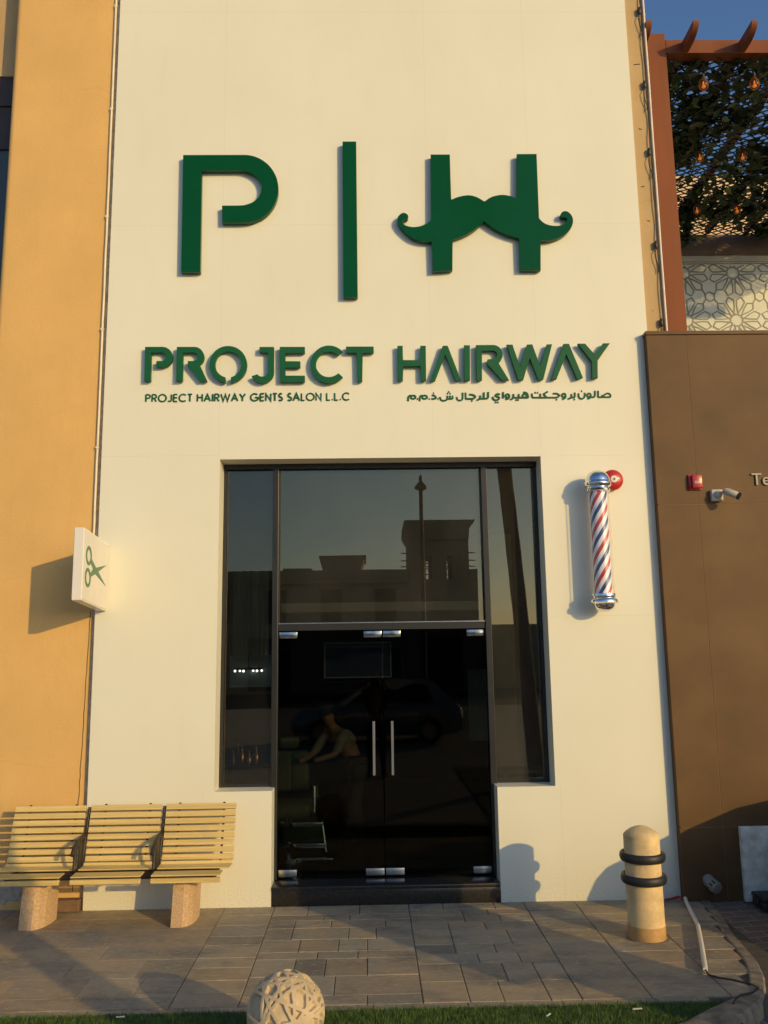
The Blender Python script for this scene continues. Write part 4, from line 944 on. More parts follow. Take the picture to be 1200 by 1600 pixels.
for o_, i_ in DATA['sc_rings']:
    n = len(o_)
    A = [b.bm.verts.new(smap(*q, -2.4371)) for q in o_]; B = [b.bm.verts.new(smap(*q, -2.4371)) for q in i_]
    A2 = [b.bm.verts.new(smap(*q, -2.4405)) for q in o_]; B2 = [b.bm.verts.new(smap(*q, -2.4405)) for q in i_]
    for i in range(n):
        j = (i+1) % n
        b.bm.faces.new((A[i], A[j], B[j], B[i])); b.bm.faces.new((A[j], A[i], A2[i], A2[j])); b.bm.faces.new((B[i], B[j], B2[j], B2[i]))
b.build('emblem', MT['olive'], t)

# ================================================================== BARBER POLE, BELL
px, py = 2.172, -.165
t = thing('barber_pole', 'red white and blue striped barber pole with chrome caps', 'barber pole', (px, py, 2.55))
def at(z): return Matrix.Translation((px, py, z))
core = MB(); core.lathe([(.079, 0), (.079, 1.0)], 40)
o = core.build('striped_core', stripe_mat(), t, 40); o.location = (0, 0, 2.70-2.55)
b = MB(); b.lathe([(.104, 2.69), (.104, 3.70)], 40); 
V = b.bm
b2 = b.build('glass_tube', MT['tube'], t, 40); b2.location = Vector((px, py, 0)) - t.location
b = MB(); b.lathe([(.095, 3.665), (.112, 3.675), (.114, 3.692), (.106, 3.700), (.106, 3.712), (.118, 3.718), (.128, 3.735), (.128, 3.755), (.118, 3.765), (.117, 3.775), (.112, 3.80), (.098, 3.832), (.070, 3.860), (.035, 3.874), (0, 3.878)], 40, at(0)); b.build('top_cap', MT['chrome'], t, 50)
b = MB(); b.lathe([(0, 2.545), (.04, 2.549), (.075, 2.566), (.094, 2.592), (.10, 2.618), (.118, 2.622), (.130, 2.632), (.130, 2.655), (.118, 2.668), (.106, 2.675), (.106, 2.685), (.114, 2.692), (.112, 2.710), (.095, 2.716)], 40, at(0)); b.build('bottom_cap', MT['chrome'], t, 50)
for z in (2.645, 3.745):
    b = MB(); b.box(px-.04, px+.04, py+.05, -.001, z-.02, z+.02, .004); b.build('bracket', MT['chrome'], t, 40)
bx, bz = 2.352, 3.808
t = thing('fire_bell', 'round red fire alarm bell beside the barber pole top', 'fire bell', (bx, 0, bz))
TB = Matrix.Translation((bx, 0, bz)) @ Matrix.Rotation(R(90), 4, 'X')
b = MB(); b.lathe([(.06, .001), (.06, .03), (.096, .032), (.101, .04), (.101, .052), (.094, .072), (.072, .090), (.034, .097), (0, .098)], 36, TB); b.build('gong', MT['bell'], t, 50)
b = MB(); b.lathe([(.034, .0975), (.033, .102), (.012, .105), (.011, .101), (0, .101)], 24, TB); b.build('hub', MT['white'], t, 50)
b = MB(); b.lathe([(.008, .102), (.008, .107), (0, .107)], 12, TB); b.build('bolt', MT['dark'], t, 50)

# ================================================================== LEFT: ORANGE BUILDING
t = thing('orange_building', 'orange stucco building wall left of the white shop front', 'building', (-3.1, .5, 0))
# pier with a rounded outer corner
b = MB()
prof = [(-2.552, .062)] + [(-3.60 - .07*math.sin(a), .062 + .07*(1-math.cos(a))) for a in np.linspace(0, PI/2, 8)] + [(-3.67, .6), (-2.552, .6)]
b.prism(prof, -.01, 11, map=lambda a, bb, d: (a, bb, d)); b.build('wall', MT['orange'], t, 40)
b = MB()
for x0, x1, z0, z1 in ((-9, -3.671, 8.46, 11), (-9, -3.671, -.01, 1.0), (-9, -5.6, 1.0, 8.46)):
    b.box(x0, x1, .42, .6, z0, z1)
b.build('recessed_wall', MT['ochre'], t)
w = MB(); w.box(-5.595, -3.673, .44, .52, 8.12, 8.455); w.box(-5.595, -3.673, .44, .52, 1.005, 1.1); w.box(-3.72, -3.673, .44, .52, 1.1, 8.12); w.box(-5.595, -5.55, .44, .52, 1.1, 8.12)
w.box(-5.55, -3.72, .45, .52, 5.55, 5.95); w.box(-5.55, -3.72, .46, .52, 7.62, 8.12)
wf = w.build('window', MT['blinds'], t)
for z0, z1 in ((5.952, 7.618), (1.102, 5.548)):
    b = MB(); b.box(-5.548, -3.722, .48, .49, z0, z1); b.build('pane', MT['glass_b'], wf)
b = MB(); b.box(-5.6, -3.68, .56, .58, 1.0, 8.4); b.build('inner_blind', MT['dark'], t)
# slim trim and pipe in the joint between the two fronts
b = MB()
zz = np.linspace(3.30, 10.4, 40)
b.tube([(-2.606 + random.uniform(-.0015, .0015), .042, float(z)) for z in zz], .0115, 8)
for z in (4.2, 5.4, 6.6, 7.8, 9.0): b.box(-2.622, -2.59, .03, .061, z-.012, z+.012)
tag(b.build('wall_pipe', mat('pipe_cream', (.78, .72, .56), .5), smooth=40), 'thin cream pipe running down the joint of orange wall', 'pipe')
b = MB(); b.box(-2.589, -2.556, .048, .0615, .0, 10.5, .002)
b.build('joint_strip', mat('joint_render', (.55, .40, .24), .8, var=.35, scale=14, bump=.4), t)
# ragged crack beside the strip, low down: slim sealed slot
b = MB(); b.tube([(-2.612 + random.uniform(-.004, .004) - .0012*i, .0625, 2.62 - .055*i) for i in range(46)], .0045, 5)
b.build('crack', mat('crack_dark', (.16, .10, .05), .9), t)
b = MB(); b.box(-2.80, -2.575, -.035, .058, .0, .098, .006); tag(b.build('brown_block', MT['kraft']), 'small brown block at the foot of orange wall behind the bench', 'block')
# flaked paint at the base
def patch(cx, cz, rx, rz, seed):
    rs = random.Random(seed); n = 26
    return [(cx + rx*(1+rs.uniform(-.3, .3))*math.cos(2*PI*k/n), cz + rz*(1+rs.uniform(-.3, .3))*math.sin(2*PI*k/n)) for k in range(n)]
b = MB(); b.prism(patch(-3.30, .17, .26, .11, 1), .0605, .064); b.prism(patch(-3.02, .12, .09, .05, 4), .0605, .064)
b.build('bare_patch', mat('bare_render', (.42, .37, .31), .9, var=.3, scale=25), t)

# ================================================================== RIGHT: PILASTER, BROWN WALL, TERRACE
t = thing('beige_pilaster', 'narrow beige plastered pilaster right of the white panel', 'pilaster', (2.9, .1, 0))
b = MB(); b.box(2.802, 3.0, .035, .29, 0, 11, .004); b.build('shaft', MT['ochre'], t)
for z in (5.55, 6.52, 6.9, 7.55, 8.3):
    b = MB(); b.tube([(2.87+random.uniform(-.02, .05), .033, z), (2.89+random.uniform(-.02, .05), .033, z+.006)], .004, 6); b.build('screw', MT['metal_dark'], t)
b = MB(); b.tube([(3.002 + .001*math.sin(i), .018, 5.2 + i*.2) for i in range(29)], .0125, 10)
tag(b.build('wall_conduit', mat('conduit_pink', (.78, .66, .54), .5), smooth=40), 'pale conduit pipe running up beside the rust coloured post', 'pipe')
cab = thing('string_light_cable', 'dark cable with plug knots hanging along the pale conduit', 'cable', (2.97, .015, 5.3))
b = MB(); b.tube([(2.972 + .006*math.sin(i*.9), .012+.004*math.cos(i*1.3), 5.28 + i*.08) for i in range(66)], .0055, 6); b.build('wire', MT['dark'], cab, 60)
for k, z in enumerate((5.42, 6.25, 7.28, 8.05, 8.92)):
    b = MB(); b.lathe([(.004, -.05), (.018, -.035), (.02, .02), (.008, .04)], 10, Matrix.Translation((2.952, .008, z))); b.build('plug', MT['metal_dark'], cab, 50)
    b = MB(); b.tube([(2.955, .008, z-.04), (2.935, .0, z-.10), (2.945, .004, z-.18), (2.965, .008, z-.25), (2.958, .008, z-.30)], .0045, 6); b.build('loop', MT['dark'], cab, 60)

BY = -.085
t = thing('brown_wall', 'brown clad terrace wall with raised lettering at its edge', 'wall', (4, .1, 0))
b = MB()
BX = [2.757, 3.148, 4.62, 6.1, 9.0]
for x0, x1 in zip(BX, BX[1:]):
    for z0, z1 in ((-.02, .62), (.624, 3.555), (3.559, 5.25)):
        b.box(x0 + (.0018 if x0 > 2.8 else 0), x1-.0018, BY, .28, z0, z1, .002, 1)
b.build('cladding', MT['brown'], t)
b = MB(); b.box(2.75, 9.0, BY-.012, .284, 5.252, 5.29, .003); b.build('coping', MT['brown'], t)
b = MB(); b.box(2.775, 8.99, BY+.0025, .27, 0.0, 5.24); b.build('joint_core', mat('joint_tan', (.24, .155, .092), .8), t)
# lettering, cut by the picture's edge
fc = bpy.data.curves.new('text', 'FONT'); fc.body = 'Ter'; fc.size = .165; fc.extrude = .008
fo = bpy.data.objects.new('text_tmp', fc); COL.objects.link(fo)
dg = bpy.context.evaluated_depsgraph_get()
me = bpy.data.meshes.new_from_object(fo.evaluated_get(dg)); bpy.data.objects.remove(fo)
me.name = 'lettering'; me.materials.clear()
o = link('lettering', me, mat('letter_grey', (.38, .35, .30), .5), t)
o.location = Vector((3.672, BY-.010, 3.735)) - t.location; o.rotation_euler = (R(90), 0, 0)
# red call point
t = thing('fire_call_point', 'small red fire call point box on the brown wall', 'call point', (3.125, BY, 3.76))
b = MB(); b.box(3.062, 3.188, BY-.022, BY-.001, 3.692, 3.842, .006); b.build('back_plate', MT['bell'], t, 40)
b = MB(); b.box(3.085, 3.182, BY-.06, BY-.0225, 3.705, 3.832, .008); b.build('cover', mat('call_red', (.42, .03, .03), .3), t, 40)
b = MB(); b.box(3.10, 3.168, BY-.066, BY-.0605, 3.742, 3.772, .003); b.build('bar', mat('call_grey', (.5, .3, .28), .3), t, 40)
# camera
t = thing('security_camera', 'white bullet security camera on the brown wall pointing right', 'security camera', (3.30, BY, 3.63))
b = MB(); b.box(3.262, 3.375, BY-.05, BY-.001, 3.578, 3.692, .012, 3); b.build('junction_box', MT['camgrey'], t, 40)
b = MB(); b.lathe([(.038, .05), (.036, .068), (.02, .085), (0, .087)], 20, Matrix.Translation((3.325, BY, 3.64)) @ Matrix.Rotation(R(90), 4, 'X')); b.tube([(3.325, BY-.08, 3.645), (3.36, BY-.11, 3.655), (3.385, BY-.14, 3.64)], .014, 10); b.build('mount', MT['camgrey'], t, 50)
MC = Matrix.Translation((3.375, BY-.145, 3.648)) @ Vector((.74, -.50, -.48)).to_track_quat('Z', 'Y').to_matrix().to_4x4()
b = MB(); b.lathe([(.0, -.03), (.026, -.028), (.033, -.01), (.033, .10), (.030, .104)], 20, MC); b.build('body', MT['camgrey'], t, 50)
b = MB(); b.lathe([(.0345, .098), (.0345, .118), (.026, .119), (.024, .108), (0, .108)], 20, MC); b.build('lens_ring', MT['dark'], t, 50)
# vent, marble slab, black box
MV = Matrix.Translation((2.985, BY, .17)) @ Vector((.28, -.9, -.38)).to_track_quat('Z', 'Y').to_matrix().to_4x4()
t = thing('vent_cowl', 'grey slotted vent cowl sticking out of the brown wall base', 'vent', (2.985, BY, .17))
b = MB(); b.lathe([(.052, -.03), (.052, .05), (.05, .055)], 24, MV); b.build('pipe', mat('vent_grey', (.26, .245, .22), .5), t, 50)
b = MB()
for k in range(8):
    a = 2*PI*k/8
    c0 = MV @ Vector((.044*math.cos(a), .044*math.sin(a), .055)); c1 = MV @ Vector((.044*math.cos(a), .044*math.sin(a), .10))
    b.tube([c0, c1], .011, 6)
b.build('slats', mat('vent_slat', (.26, .245, .22), .5), t, 50)
b = MB(); b.lathe([(.050, .10), (.050, .118), (.03, .126), (0, .127)], 24, MV); b.build('cap', mat('vent_cap', (.26, .245, .22), .5), t, 50)
b = MB(); b.lathe([(.036, .04), (.036, .11)], 16, MV); b.build('core', MT['dark'], t, 50)
b = MB(); b.box(3.283, 4.6, BY-.055, BY-.002, .0, .628, .004); o = b.build('marble_slab', MT['marble'])
tag(o, 'grey marble slab standing against the brown wall base', 'slab')
t = thing('black_case', 'low black plastic case on the bricks before the marble slab', 'case', (3.55, -.26, 0))
b = MB(); b.box(3.325, 3.95, -.40, -.16, -.012, .06, .015, 3); b.build('base', MT['dark'], t, 40)
b = MB(); b.box(3.32, 3.955, -.405, -.155, .062, .10, .014, 3); b.build('lid', MT['dark'], t, 40)
b = MB(); b.box(3.305, 3.325, -.32, -.24, .03, .07, .004); b.build('latch', MT['metal_dark'], t, 40)

# --- terrace: slab, pergola, glass screen, rear building
b = MB(); b.box(3.005, 9, .29, 6.5, 4.1, 4.25); tag(b.build('terrace_floor', MT['sand']), kind='structure')
t = thing('pergola', 'rust coloured steel pergola with black lattice over the terrace', 'pergola', (3.2, .4, 4.25))
b = MB(); b.box(3.10, 3.325, .30, .52, 4.26, 8.885, .006); b.build('post', MT['rust'], t)
b = MB(); b.box(3.327, 9.0, .30, .44, 8.645, 8.806, .005); b.build('beam', MT['rust'], t)
b = MB(); b.box(3.12, 3.24, .53, 4.5, 8.6, 8.80); b.build('side_beam', MT['rust'], t)
def rafter(x0, x1):
    pr = [(4.42, 8.775), (4.42, 8.655)]
    pr += [(.17 - .20*math.sin(q), 8.775 - .12*math.cos(q)) for q in np.linspace(0, PI/2, 10)]
    b = MB(); b.prism(pr, x0, x1, map=lambda a, z, d: (d, a, z)); b.build('rafter', MT['rust'], t)
for k in range(9):
    rafter((3.006, 3.508, 4.135)[k] if k < 3 else 4.135 + .62*(k-2), ((3.006, 3.508, 4.135)[k] if k < 3 else 4.135 + .62*(k-2)) + .062)
# diamond lattice of thin bars
b = MB()
def bar(p, q, h=.008, z0=8.63, z1=8.64):
    p, q = Vector(p), Vector(q); d = (q-p).normalized(); n_ = Vector((-d.y, d.x))*h
    b.hexa([(p.x-n_.x, p.y-n_.y, z0), (q.x-n_.x, q.y-n_.y, z0), (q.x+n_.x, q.y+n_.y, z0), (p.x+n_.x, p.y+n_.y, z0), (p.x-n_.x, p.y-n_.y, z1), (q.x-n_.x, q.y-n_.y, z1), (q.x+n_.x, q.y+n_.y, z1), (p.x+n_.x, p.y+n_.y, z1)])
LX0, LX1, LY0, LY1 = 3.25, 8.5, .442, 4.40
for s, zz in ((1, 8.628), (-1, 8.640)):
    k = -30
    while k < 60:
        # y = s*(x - xk)*.62 + LY0
        pts = []
        xk = LX0 + k*.17
        for (x, y) in [(xk, LY0), (xk + (LY1-LY0)/.62*s, LY1)]: pts.append(Vector((x, y)))
        p, q = pts
        if p.x > q.x: p, q = q, p
        if q.x > LX0 and p.x < LX1:
            d = q-p
            t0 = max(0, (LX0-p.x)/d.x); t1 = min(1, (LX1-p.x)/d.x)
            if t1 > t0: bar(p+d*t0, p+d*t1, .008, zz, zz+.010)
        k += 1
b.build('lattice', MT['dark'], t)

# ivy: real leaves over and under the lattice
def leaf_mesh(pts, sizes, seed, flat=.5):
    rs = random.Random(seed); V, F = [], []
    for p, s in zip(pts, sizes):
        n_ = Vector((rs.gauss(0, flat), rs.gauss(0, flat), 1)).normalized()
        q = n_.to_track_quat('Z', 'Y') @ Matrix.Rotation(rs.uniform(0, 2*PI), 3, 'Z').to_quaternion()
        base = len(V)
        shape = [(0, -.55, 0), (.35, -.5, -.03), (.55, -.1, -.08), (.28, .15, -.02), (0, .65, -.1), (-.28, .15, -.02), (-.55, -.1, -.08), (-.35, -.5, -.03)]
        for a in shape: V.append(tuple(Vector(p) + q @ (Vector(a)*s)))
        V.append(tuple(Vector(p) + q @ Vector((0, -.1, .05*s))))
        for k in range(8): F.append((base+k, base+(k+1) % 8, base+8))
    return V, F
rs = random.Random(11)
def clump_pts(n):
    out = []
    centres = [(rs.uniform(LX0, 7.5), LY0 + (LY1-LY0)*rs.random()**1.15, rs.uniform(.18, .5)) for _ in range(85)]
    while len(out) < n:
        cx_, cy_, r_ = rs.choice(centres)
        x, y = rs.gauss(cx_, r_*.6), rs.gauss(cy_, r_*.55)
        if LX0 < x < 8 and LY0-.05 < y < LY1: out.append((x, y, 8.645 + rs.gauss(.0, .04) - (.12*rs.random() if rs.random() < .2 else 0)))
    return out
iv = thing('ivy', 'dark green ivy spread over the pergola lattice', 'ivy', (5, 2, 8.7))
P_ = clump_pts(5000); V, F = leaf_mesh(P_, [rs.uniform(.045, .13) for _ in P_], 5); raw('foliage', V, F, MT['leaf'], iv)
P_ = clump_pts(260); V, F = leaf_mesh([(x, y, z-.03) for x, y, z in P_], [rs.uniform(.05, .10) for _ in P_], 6); raw('sunlit_foliage', V, F, MT['leaf_sunlit'], iv)  # sunlight put into the colour: paler copy of the leaves
b = MB()
for k in range(26):
    x, y = rs.uniform(LX0, 7.5), LY0; pts = []
    while y < LY1: pts.append((x, y, 8.64 + rs.uniform(-.03, .03))); x += rs.uniform(-.12, .12); y += rs.uniform(.1, .25)
    b.tube(pts, .006, 5)
b.build('stem', MT['trunk'], iv)
hv = thing('hanging_vine', 'dark ivy tendril hanging below the lattice above the glass', 'ivy', (4.75, 3.75, 8.7))
hp = []
for k in range(120):
    f = rs.random(); hp.append((4.86 - .20*f + rs.gauss(0, .05), 3.55 + rs.gauss(0, .06), 8.68 - .62*f))
V, F = leaf_mesh(hp, [rs.uniform(.05, .09) for _ in hp], 9, 1.2); raw('foliage', V, F, MT['leaf'], hv)
b = MB(); b.tube([(4.86, 3.55, 8.7), (4.80, 3.55, 8.5), (4.72, 3.56, 8.3), (4.67, 3.55, 8.1)], .006, 5); b.build('stem', MT['trunk'], hv)
# bulbs
def bulb(x, y, z, lab):
    t = thing('light_bulb', lab, 'light bulb', (x, y, z), 'amber bulbs hanging from the pergola')
    mt = Matrix.Translation((x, y, z))
    b = MB(); b.lathe([(0, -.075), (.03, -.068), (.05, -.04), (.054, -.01), (.045, .03), (.026, .06), (.022, .075)], 18, mt); b.build('glass', MT['amber'], t, 60)
    b = MB(); b.lathe([(.023, .076), (.024, .115), (.012, .125), (0, .126)], 14, mt); b.tube([(x, y, z+.12), (x, y, 8.63)], .004, 6); b.build('socket', MT['dark'], t, 50)
    b = MB(); b.lathe([(0, -.052), (.012, -.049), (.022, -.040), (.022, -.028), (.010, -.016), (.006, .03), (0, .031)], 14, mt); b.build('filament', MT['filament'], t, 60)
for q in ((3.80, .39+.12, 8.42, 'amber hanging bulb, front row, nearest the rust coloured post'), (4.37, .50, 8.42, 'amber hanging bulb, front row, second from the rust coloured post'),
          (4.30, 1.91, 8.42, 'amber hanging bulb, middle row, nearer the rust coloured post'), (4.85, 1.90, 8.42, 'amber hanging bulb, middle row, farther from the rust coloured post'),
          (4.77, 3.23, 8.42, 'amber hanging bulb, back row, left of the hanging tendril'), (5.35, 3.23, 8.42, 'amber hanging bulb, back row, right of the hanging tendril')): bulb(*q)
# patterned frosted screen
GX0, GX1, GZ0, GZ1, GY = 4.60, 8.2, 4.26, 8.28, 4.42
t = thing('glass_screen', 'frosted glass screen with grey star lattice pattern on the terrace', 'glass screen', (5, GY, 4.26))
b = MB(); b.box(GX0+.07, GX1, GY, GY+.012, GZ0, GZ1-.1); b.build('pane', MT['frost'], t)
b = MB(); b.box(GX0, GX1, GY-.02, GY+.05, GZ1-.098, GZ1, .003); b.box(GX0, GX0+.068, GY-.02, GY+.05, GZ0, GZ1-.1); b.build('frame', mat('screen_frame', (.50, .49, .41), .5), t)
b = MB(); k = 0
S = .78
for i in range(5):
    for j in range(5):
        ux, uz = 4.98 + S*i, 7.22 - S*j + S
        seg = []
        P0 = lambda r, th: (ux + r*math.cos(th), uz + r*math.sin(th))
        for a in range(12):
            t0 = 2*PI*a/12; t1 = 2*PI*(a+.5)/12; t2 = 2*PI*(a+1)/12
            seg += [[P0(.085, t0), P0(.12, t1)], [P0(.12, t1), P0(.085, t2)], [P0(.12, t1), P0(.23, t0 + .08)], [P0(.12, t1), P0(.23, t2 - .08)],
                    [P0(.23, t0+.08), P0(.33, t0 + .06)], [P0(.23, t2-.08), P0(.33, t2 - .06)], [P0(.33, t0+.06), P0(.39, t1)], [P0(.33, t2-.06), P0(.39, t1)]]
        for sx in (-1, 1):
            for sz in (-1, 1):
                hx, hz = ux + sx*S/2, uz + sz*S/2
                seg += [[(hx, hz - sz*.08), (hx - sx*.07, hz - sz*.04)], [(hx - sx*.07, hz - sz*.04), (hx - sx*.07, hz)], [(hx - sx*.07, hz - sz*.04), P0(.39, math.atan2(sz, sx))]]
        for q in seg:
            if all(GX0+.08 < x < GX1-.02 and GZ0+.02 < z < GZ1-.13 for x, z in q):
                b.stroke(q, .019, GY-.0045-.0001*(k % 30), GY-.001); k += 1
b.stroke([(GX0+.09, GZ0+.03), (GX0+.09, GZ1-.13)], .012, GY-.009, GY-.001); b.stroke([(GX0+.09, GZ1-.125), (GX1, GZ1-.125)], .012, GY-.0095, GY-.001)
b.build('pattern', MT['frost_line'], t)
t = thing('rear_building', 'beige building rising behind the ivy covered pergola', 'building', (5, 6, 0))
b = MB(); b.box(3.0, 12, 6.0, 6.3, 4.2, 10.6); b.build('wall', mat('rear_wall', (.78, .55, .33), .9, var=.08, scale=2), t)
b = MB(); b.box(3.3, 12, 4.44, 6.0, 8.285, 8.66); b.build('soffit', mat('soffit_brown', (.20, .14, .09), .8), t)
b = MB(); b.box(3.3, 4.595, 4.44, 4.6, 4.26, 8.28); b.build('side_wall', MT['sand'], t)

# ================================================================== BENCH
t = thing('bench', 'three seat slatted timber bench on two terrazzo blocks', 'bench', (-2.1, -.4, 0))
SECT = [(-3.11, -2.497), (-2.449, -1.838), (-1.795, -1.188)]
def slat(b, x0, x1, p, q, th=.022):
    p, q = Vector(p), Vector(q); d = (q-p).normalized(); n_ = Vector((-d.y, d.x))*th
    c = [p, q, q+n_, p+n_]
    b.hexa([(x0, c[0].x, c[0].y), (x1, c[0].x, c[0].y), (x1, c[1].x, c[1].y), (x0, c[1].x, c[1].y), (x0, c[3].x, c[3].y), (x1, c[3].x, c[3].y), (x1, c[2].x, c[2].y), (x0, c[2].x, c[2].y)], .003, 1)
for x0, x1 in SECT:
    b = MB()
    for k in range(8):
        f0, f1 = k/8, (k+.77)/8
        g = lambda f: (-.318 + .135*f**.8 - .02*math.sin(f*PI), .482 + .452*f)
        slat(b, x0, x1, g(f0), g(f1), -.040)
    b.build('backrest', MT['wood'], t)
    b = MB()
    xs0, xs1 = x0-.012, x1-.052
    slat(b, xs0, xs1, (-.648, .374), (-.650, .411), -.03)
    slat(b, xs0, xs1, (-.636, .424), (-.505, .428), .011)
    slat(b, x0, x1, (-.482, .445), (-.356, .447), .011)
    slat(b, x0, x1, (-.340, .438), (-.322, .468), .024)
    b.build('seat', MT['wood'], t)
# steel straps behind the slats
for x in (-3.0, -2.60, -2.34, -1.95, -1.69, -1.30):
    b = MB(); pts = [(x, -.62, .392), (x, -.60, .388), (x, -.45, .403), (x, -.36, .418), (x, -.285, .455), (x, -.245, .52), (x, -.205, .64), (x, -.155, .80), (x, -.125, .92)]
    b.tube(pts, .011, 6); b.build('strap', MT['metal_dark'], t, 50)
b = MB(); b.box(-3.05, -1.30, -.50, -.44, .375, .405, .003); b.box(-3.05, -1.30, -.36, -.31, .385, .41, .003); b.build('rail', MT['metal_dark'], t)
for x in (-2.473, -1.816):
    b = MB()
    b.tube([(x, -.20, .70), (x, -.26, .685), (x, -.36, .68), (x, -.46, .665), (x, -.54, .625), (x, -.575, .585)], .017, 10)
    b.tube([(x, -.50, .65), (x, -.50, .56), (x, -.515, .46)], .014, 8)
    b.tube([(x, -.16, .90), (x, -.24, .66), (x, -.30, .52), (x, -.34, .46), (x, -.44, .43)], .014, 8)
    b.box(x-.005, x+.005, -.40, -.30, .44, .66, .002)
    b.build('armrest', MT['metal_dark'], t, 50)
for x0, x1 in ((-2.905, -2.705), (-1.665, -1.488)):
    b = MB()
    w = x1-x0
    pl = [(x0, -.53), (x0+w*.52, -.53), (x0+w*.74, -.50), (x0+w*.90, -.44), (x1, -.34), (x1, -.22), (x0, -.22)]
    A = [b.bm.verts.new((x+.006, y, .0)) for x, y in pl]; B = [b.bm.verts.new((x0+.022+(x-x0)*.97, y+.012, .372)) for x, y in pl]
    n = len(pl); top = b.bm.faces.new(B); b.bm.faces.new(A[::-1])
    for i in range(n): b.bm.faces.new((A[i], A[(i+1) % n], B[(i+1) % n], B[i]))
    bmesh.ops.bevel(b.bm, geom=list(top.edges), offset=.01, segments=2, affect='EDGES')
    b.build('leg', MT['leg'], t, 14)

# ================================================================== BOLLARD, STONE BALL, TUBE
t = thing('bollard', 'sand coloured stone bollard with two black rubber rings', 'bollard', (2.128, -1.0, 0))
mb_ = Matrix.Translation((2.128, -1.0, 0))
b = MB(); b.lathe([(.142, -.01), (.142, .10), (.1395, .12), (.138, .758), (.1375, .7595), (.136, .763), (.115, .784), (.085, .804), (.045, .821), (.02, .827), (0, .828)], 48, mb_); b.build('post', MT['stone_b'], t, 35)
b = MB(); b.lathe([(.1425, -.008), (.1435, .0), (.1435, .092), (.1425, .10)], 48, mb_); b.build('base_band', mat('bollard_base', (.50, .30, .115), .8, var=.25, scale=9), t, 40)
for z in (.600, .437):
    b = MB(); b.lathe([(.138 + .036*(1+math.cos(a))*.5 + .002, z + .034*math.sin(a)) for a in np.linspace(-PI*.98, PI*.98, 18)], 48, mb_); b.build('rubber_ring', MT['rubber'], t, 60)
b = MB(); b.lathe([(.165, -.004), (.165, .003), (.145, .004)], 40, mb_); b.build('collar', MT['kerb'], t)
# carved ball: straps along great circles stand proud of sunk cells
def carved_ball(cx_, cy_, cz_, r):
    bm = bmesh.new(); bmesh.ops.create_icosphere(bm, subdivisions=7, radius=1)
    gr = (1+5**.5)/2
    pl = [Vector(v).normalized() for v in [(0, 1, gr), (0, -1, gr), (1, gr, 0), (-1, gr, 0), (gr, 0, 1), (-gr, 0, 1)]]
    pl += [Vector(v).normalized() for v in [(1, 1, 1), (-1, 1, 1), (1, -1, 1), (1, 1, -1), (0, 1/gr, gr), (0, -1/gr, gr), (1/gr, gr, 0), (-1/gr, gr, 0), (gr, 0, 1/gr), (gr, 0, -1/gr)]]
    rot = Matrix.Rotation(.5, 3, 'X') @ Matrix.Rotation(.35, 3, 'Z')
    pl = [rot @ v for v in pl]
    offs = [0.0]*6 + [.18, -.2, .16, -.15, .25, -.2, .2, -.24, .2, -.2]
    for v in bm.verts:
        p = v.co.normalized()
        d = min(abs(p.dot(n_) - o_) for n_, o_ in zip(pl, offs))
        k = min(1, max(0, (d - .042)/.014))
        v.co = p*r*(1 - .10*k)
    me = bpy.data.meshes.new('carved_ball'); bm.to_mesh(me); bm.free()
    o = link('carved_ball', me, MT['stone_s'], None, 50); o.location = (cx_, cy_, cz_)
    tag(o, 'carved sandstone ball with strapwork at the turf edge', 'stone ball')
carved_ball(-.49, -2.83, .218, .218)
# cut conduit tube with black cable and red wire ends
b = MB(); b.tube([(2.76, -.10, .030), (2.735, -.2, .022), (2.60, -.805, .022), (2.44, -1.3, .022), (2.285, -1.76, .022)], .0165, 12)
tag(b.build('plastic_tube', MT['white'], smooth=50), 'pale plastic conduit tube lying on the pavement by the bollard', 'tube')
b = MB(); b.tube([(2.29, -1.74, .022), (2.28, -1.82, .012), (2.33, -1.86, .008), (2.42, -1.91, .008), (2.50, -1.99, .008), (2.515, -2.06, .010), (2.44, -2.14, .012), (2.33, -2.22, .03), (2.25, -2.33, .05), (2.2, -2.42, .06)], .0065, 8)
tag(b.build('black_cable', MT['dark'], smooth=60), 'thin black cable trailing from the tube over the kerb', 'cable')
b = MB()
for k in range(3): b.tube([(2.765, -.10, .03), (2.72-.01*k, -.085, .035+.006*k), (2.66-.015*k, -.07-.01*k, .02+.005*k), (2.60-.02*k, -.065, .012)], .005, 6)
tag(b.build('red_wires', MT['redwire'], smooth=60), 'short red wire ends poking from the tube at the wall', 'wire')
# litter on the turf
for k, (x, y, a, l) in enumerate(((-1.55, -2.33, .1, .026), (-.66, -2.42, .5, .022), (1.06, -2.44, .9, .024), (1.62, -2.38, .1, .03))):
    b = MB(); b.hexa([(x+l*math.cos(a+q), y+l*math.sin(a+q), .024+h) for h in (0, .004) for q in (.2, -.2+PI*0, PI+.2, PI-.2)], 0)
    tag(b.build('litter', MT['rubbish']), 'tiny scrap of white paper litter lying on the turf', 'litter', 'paper scraps on the turf')

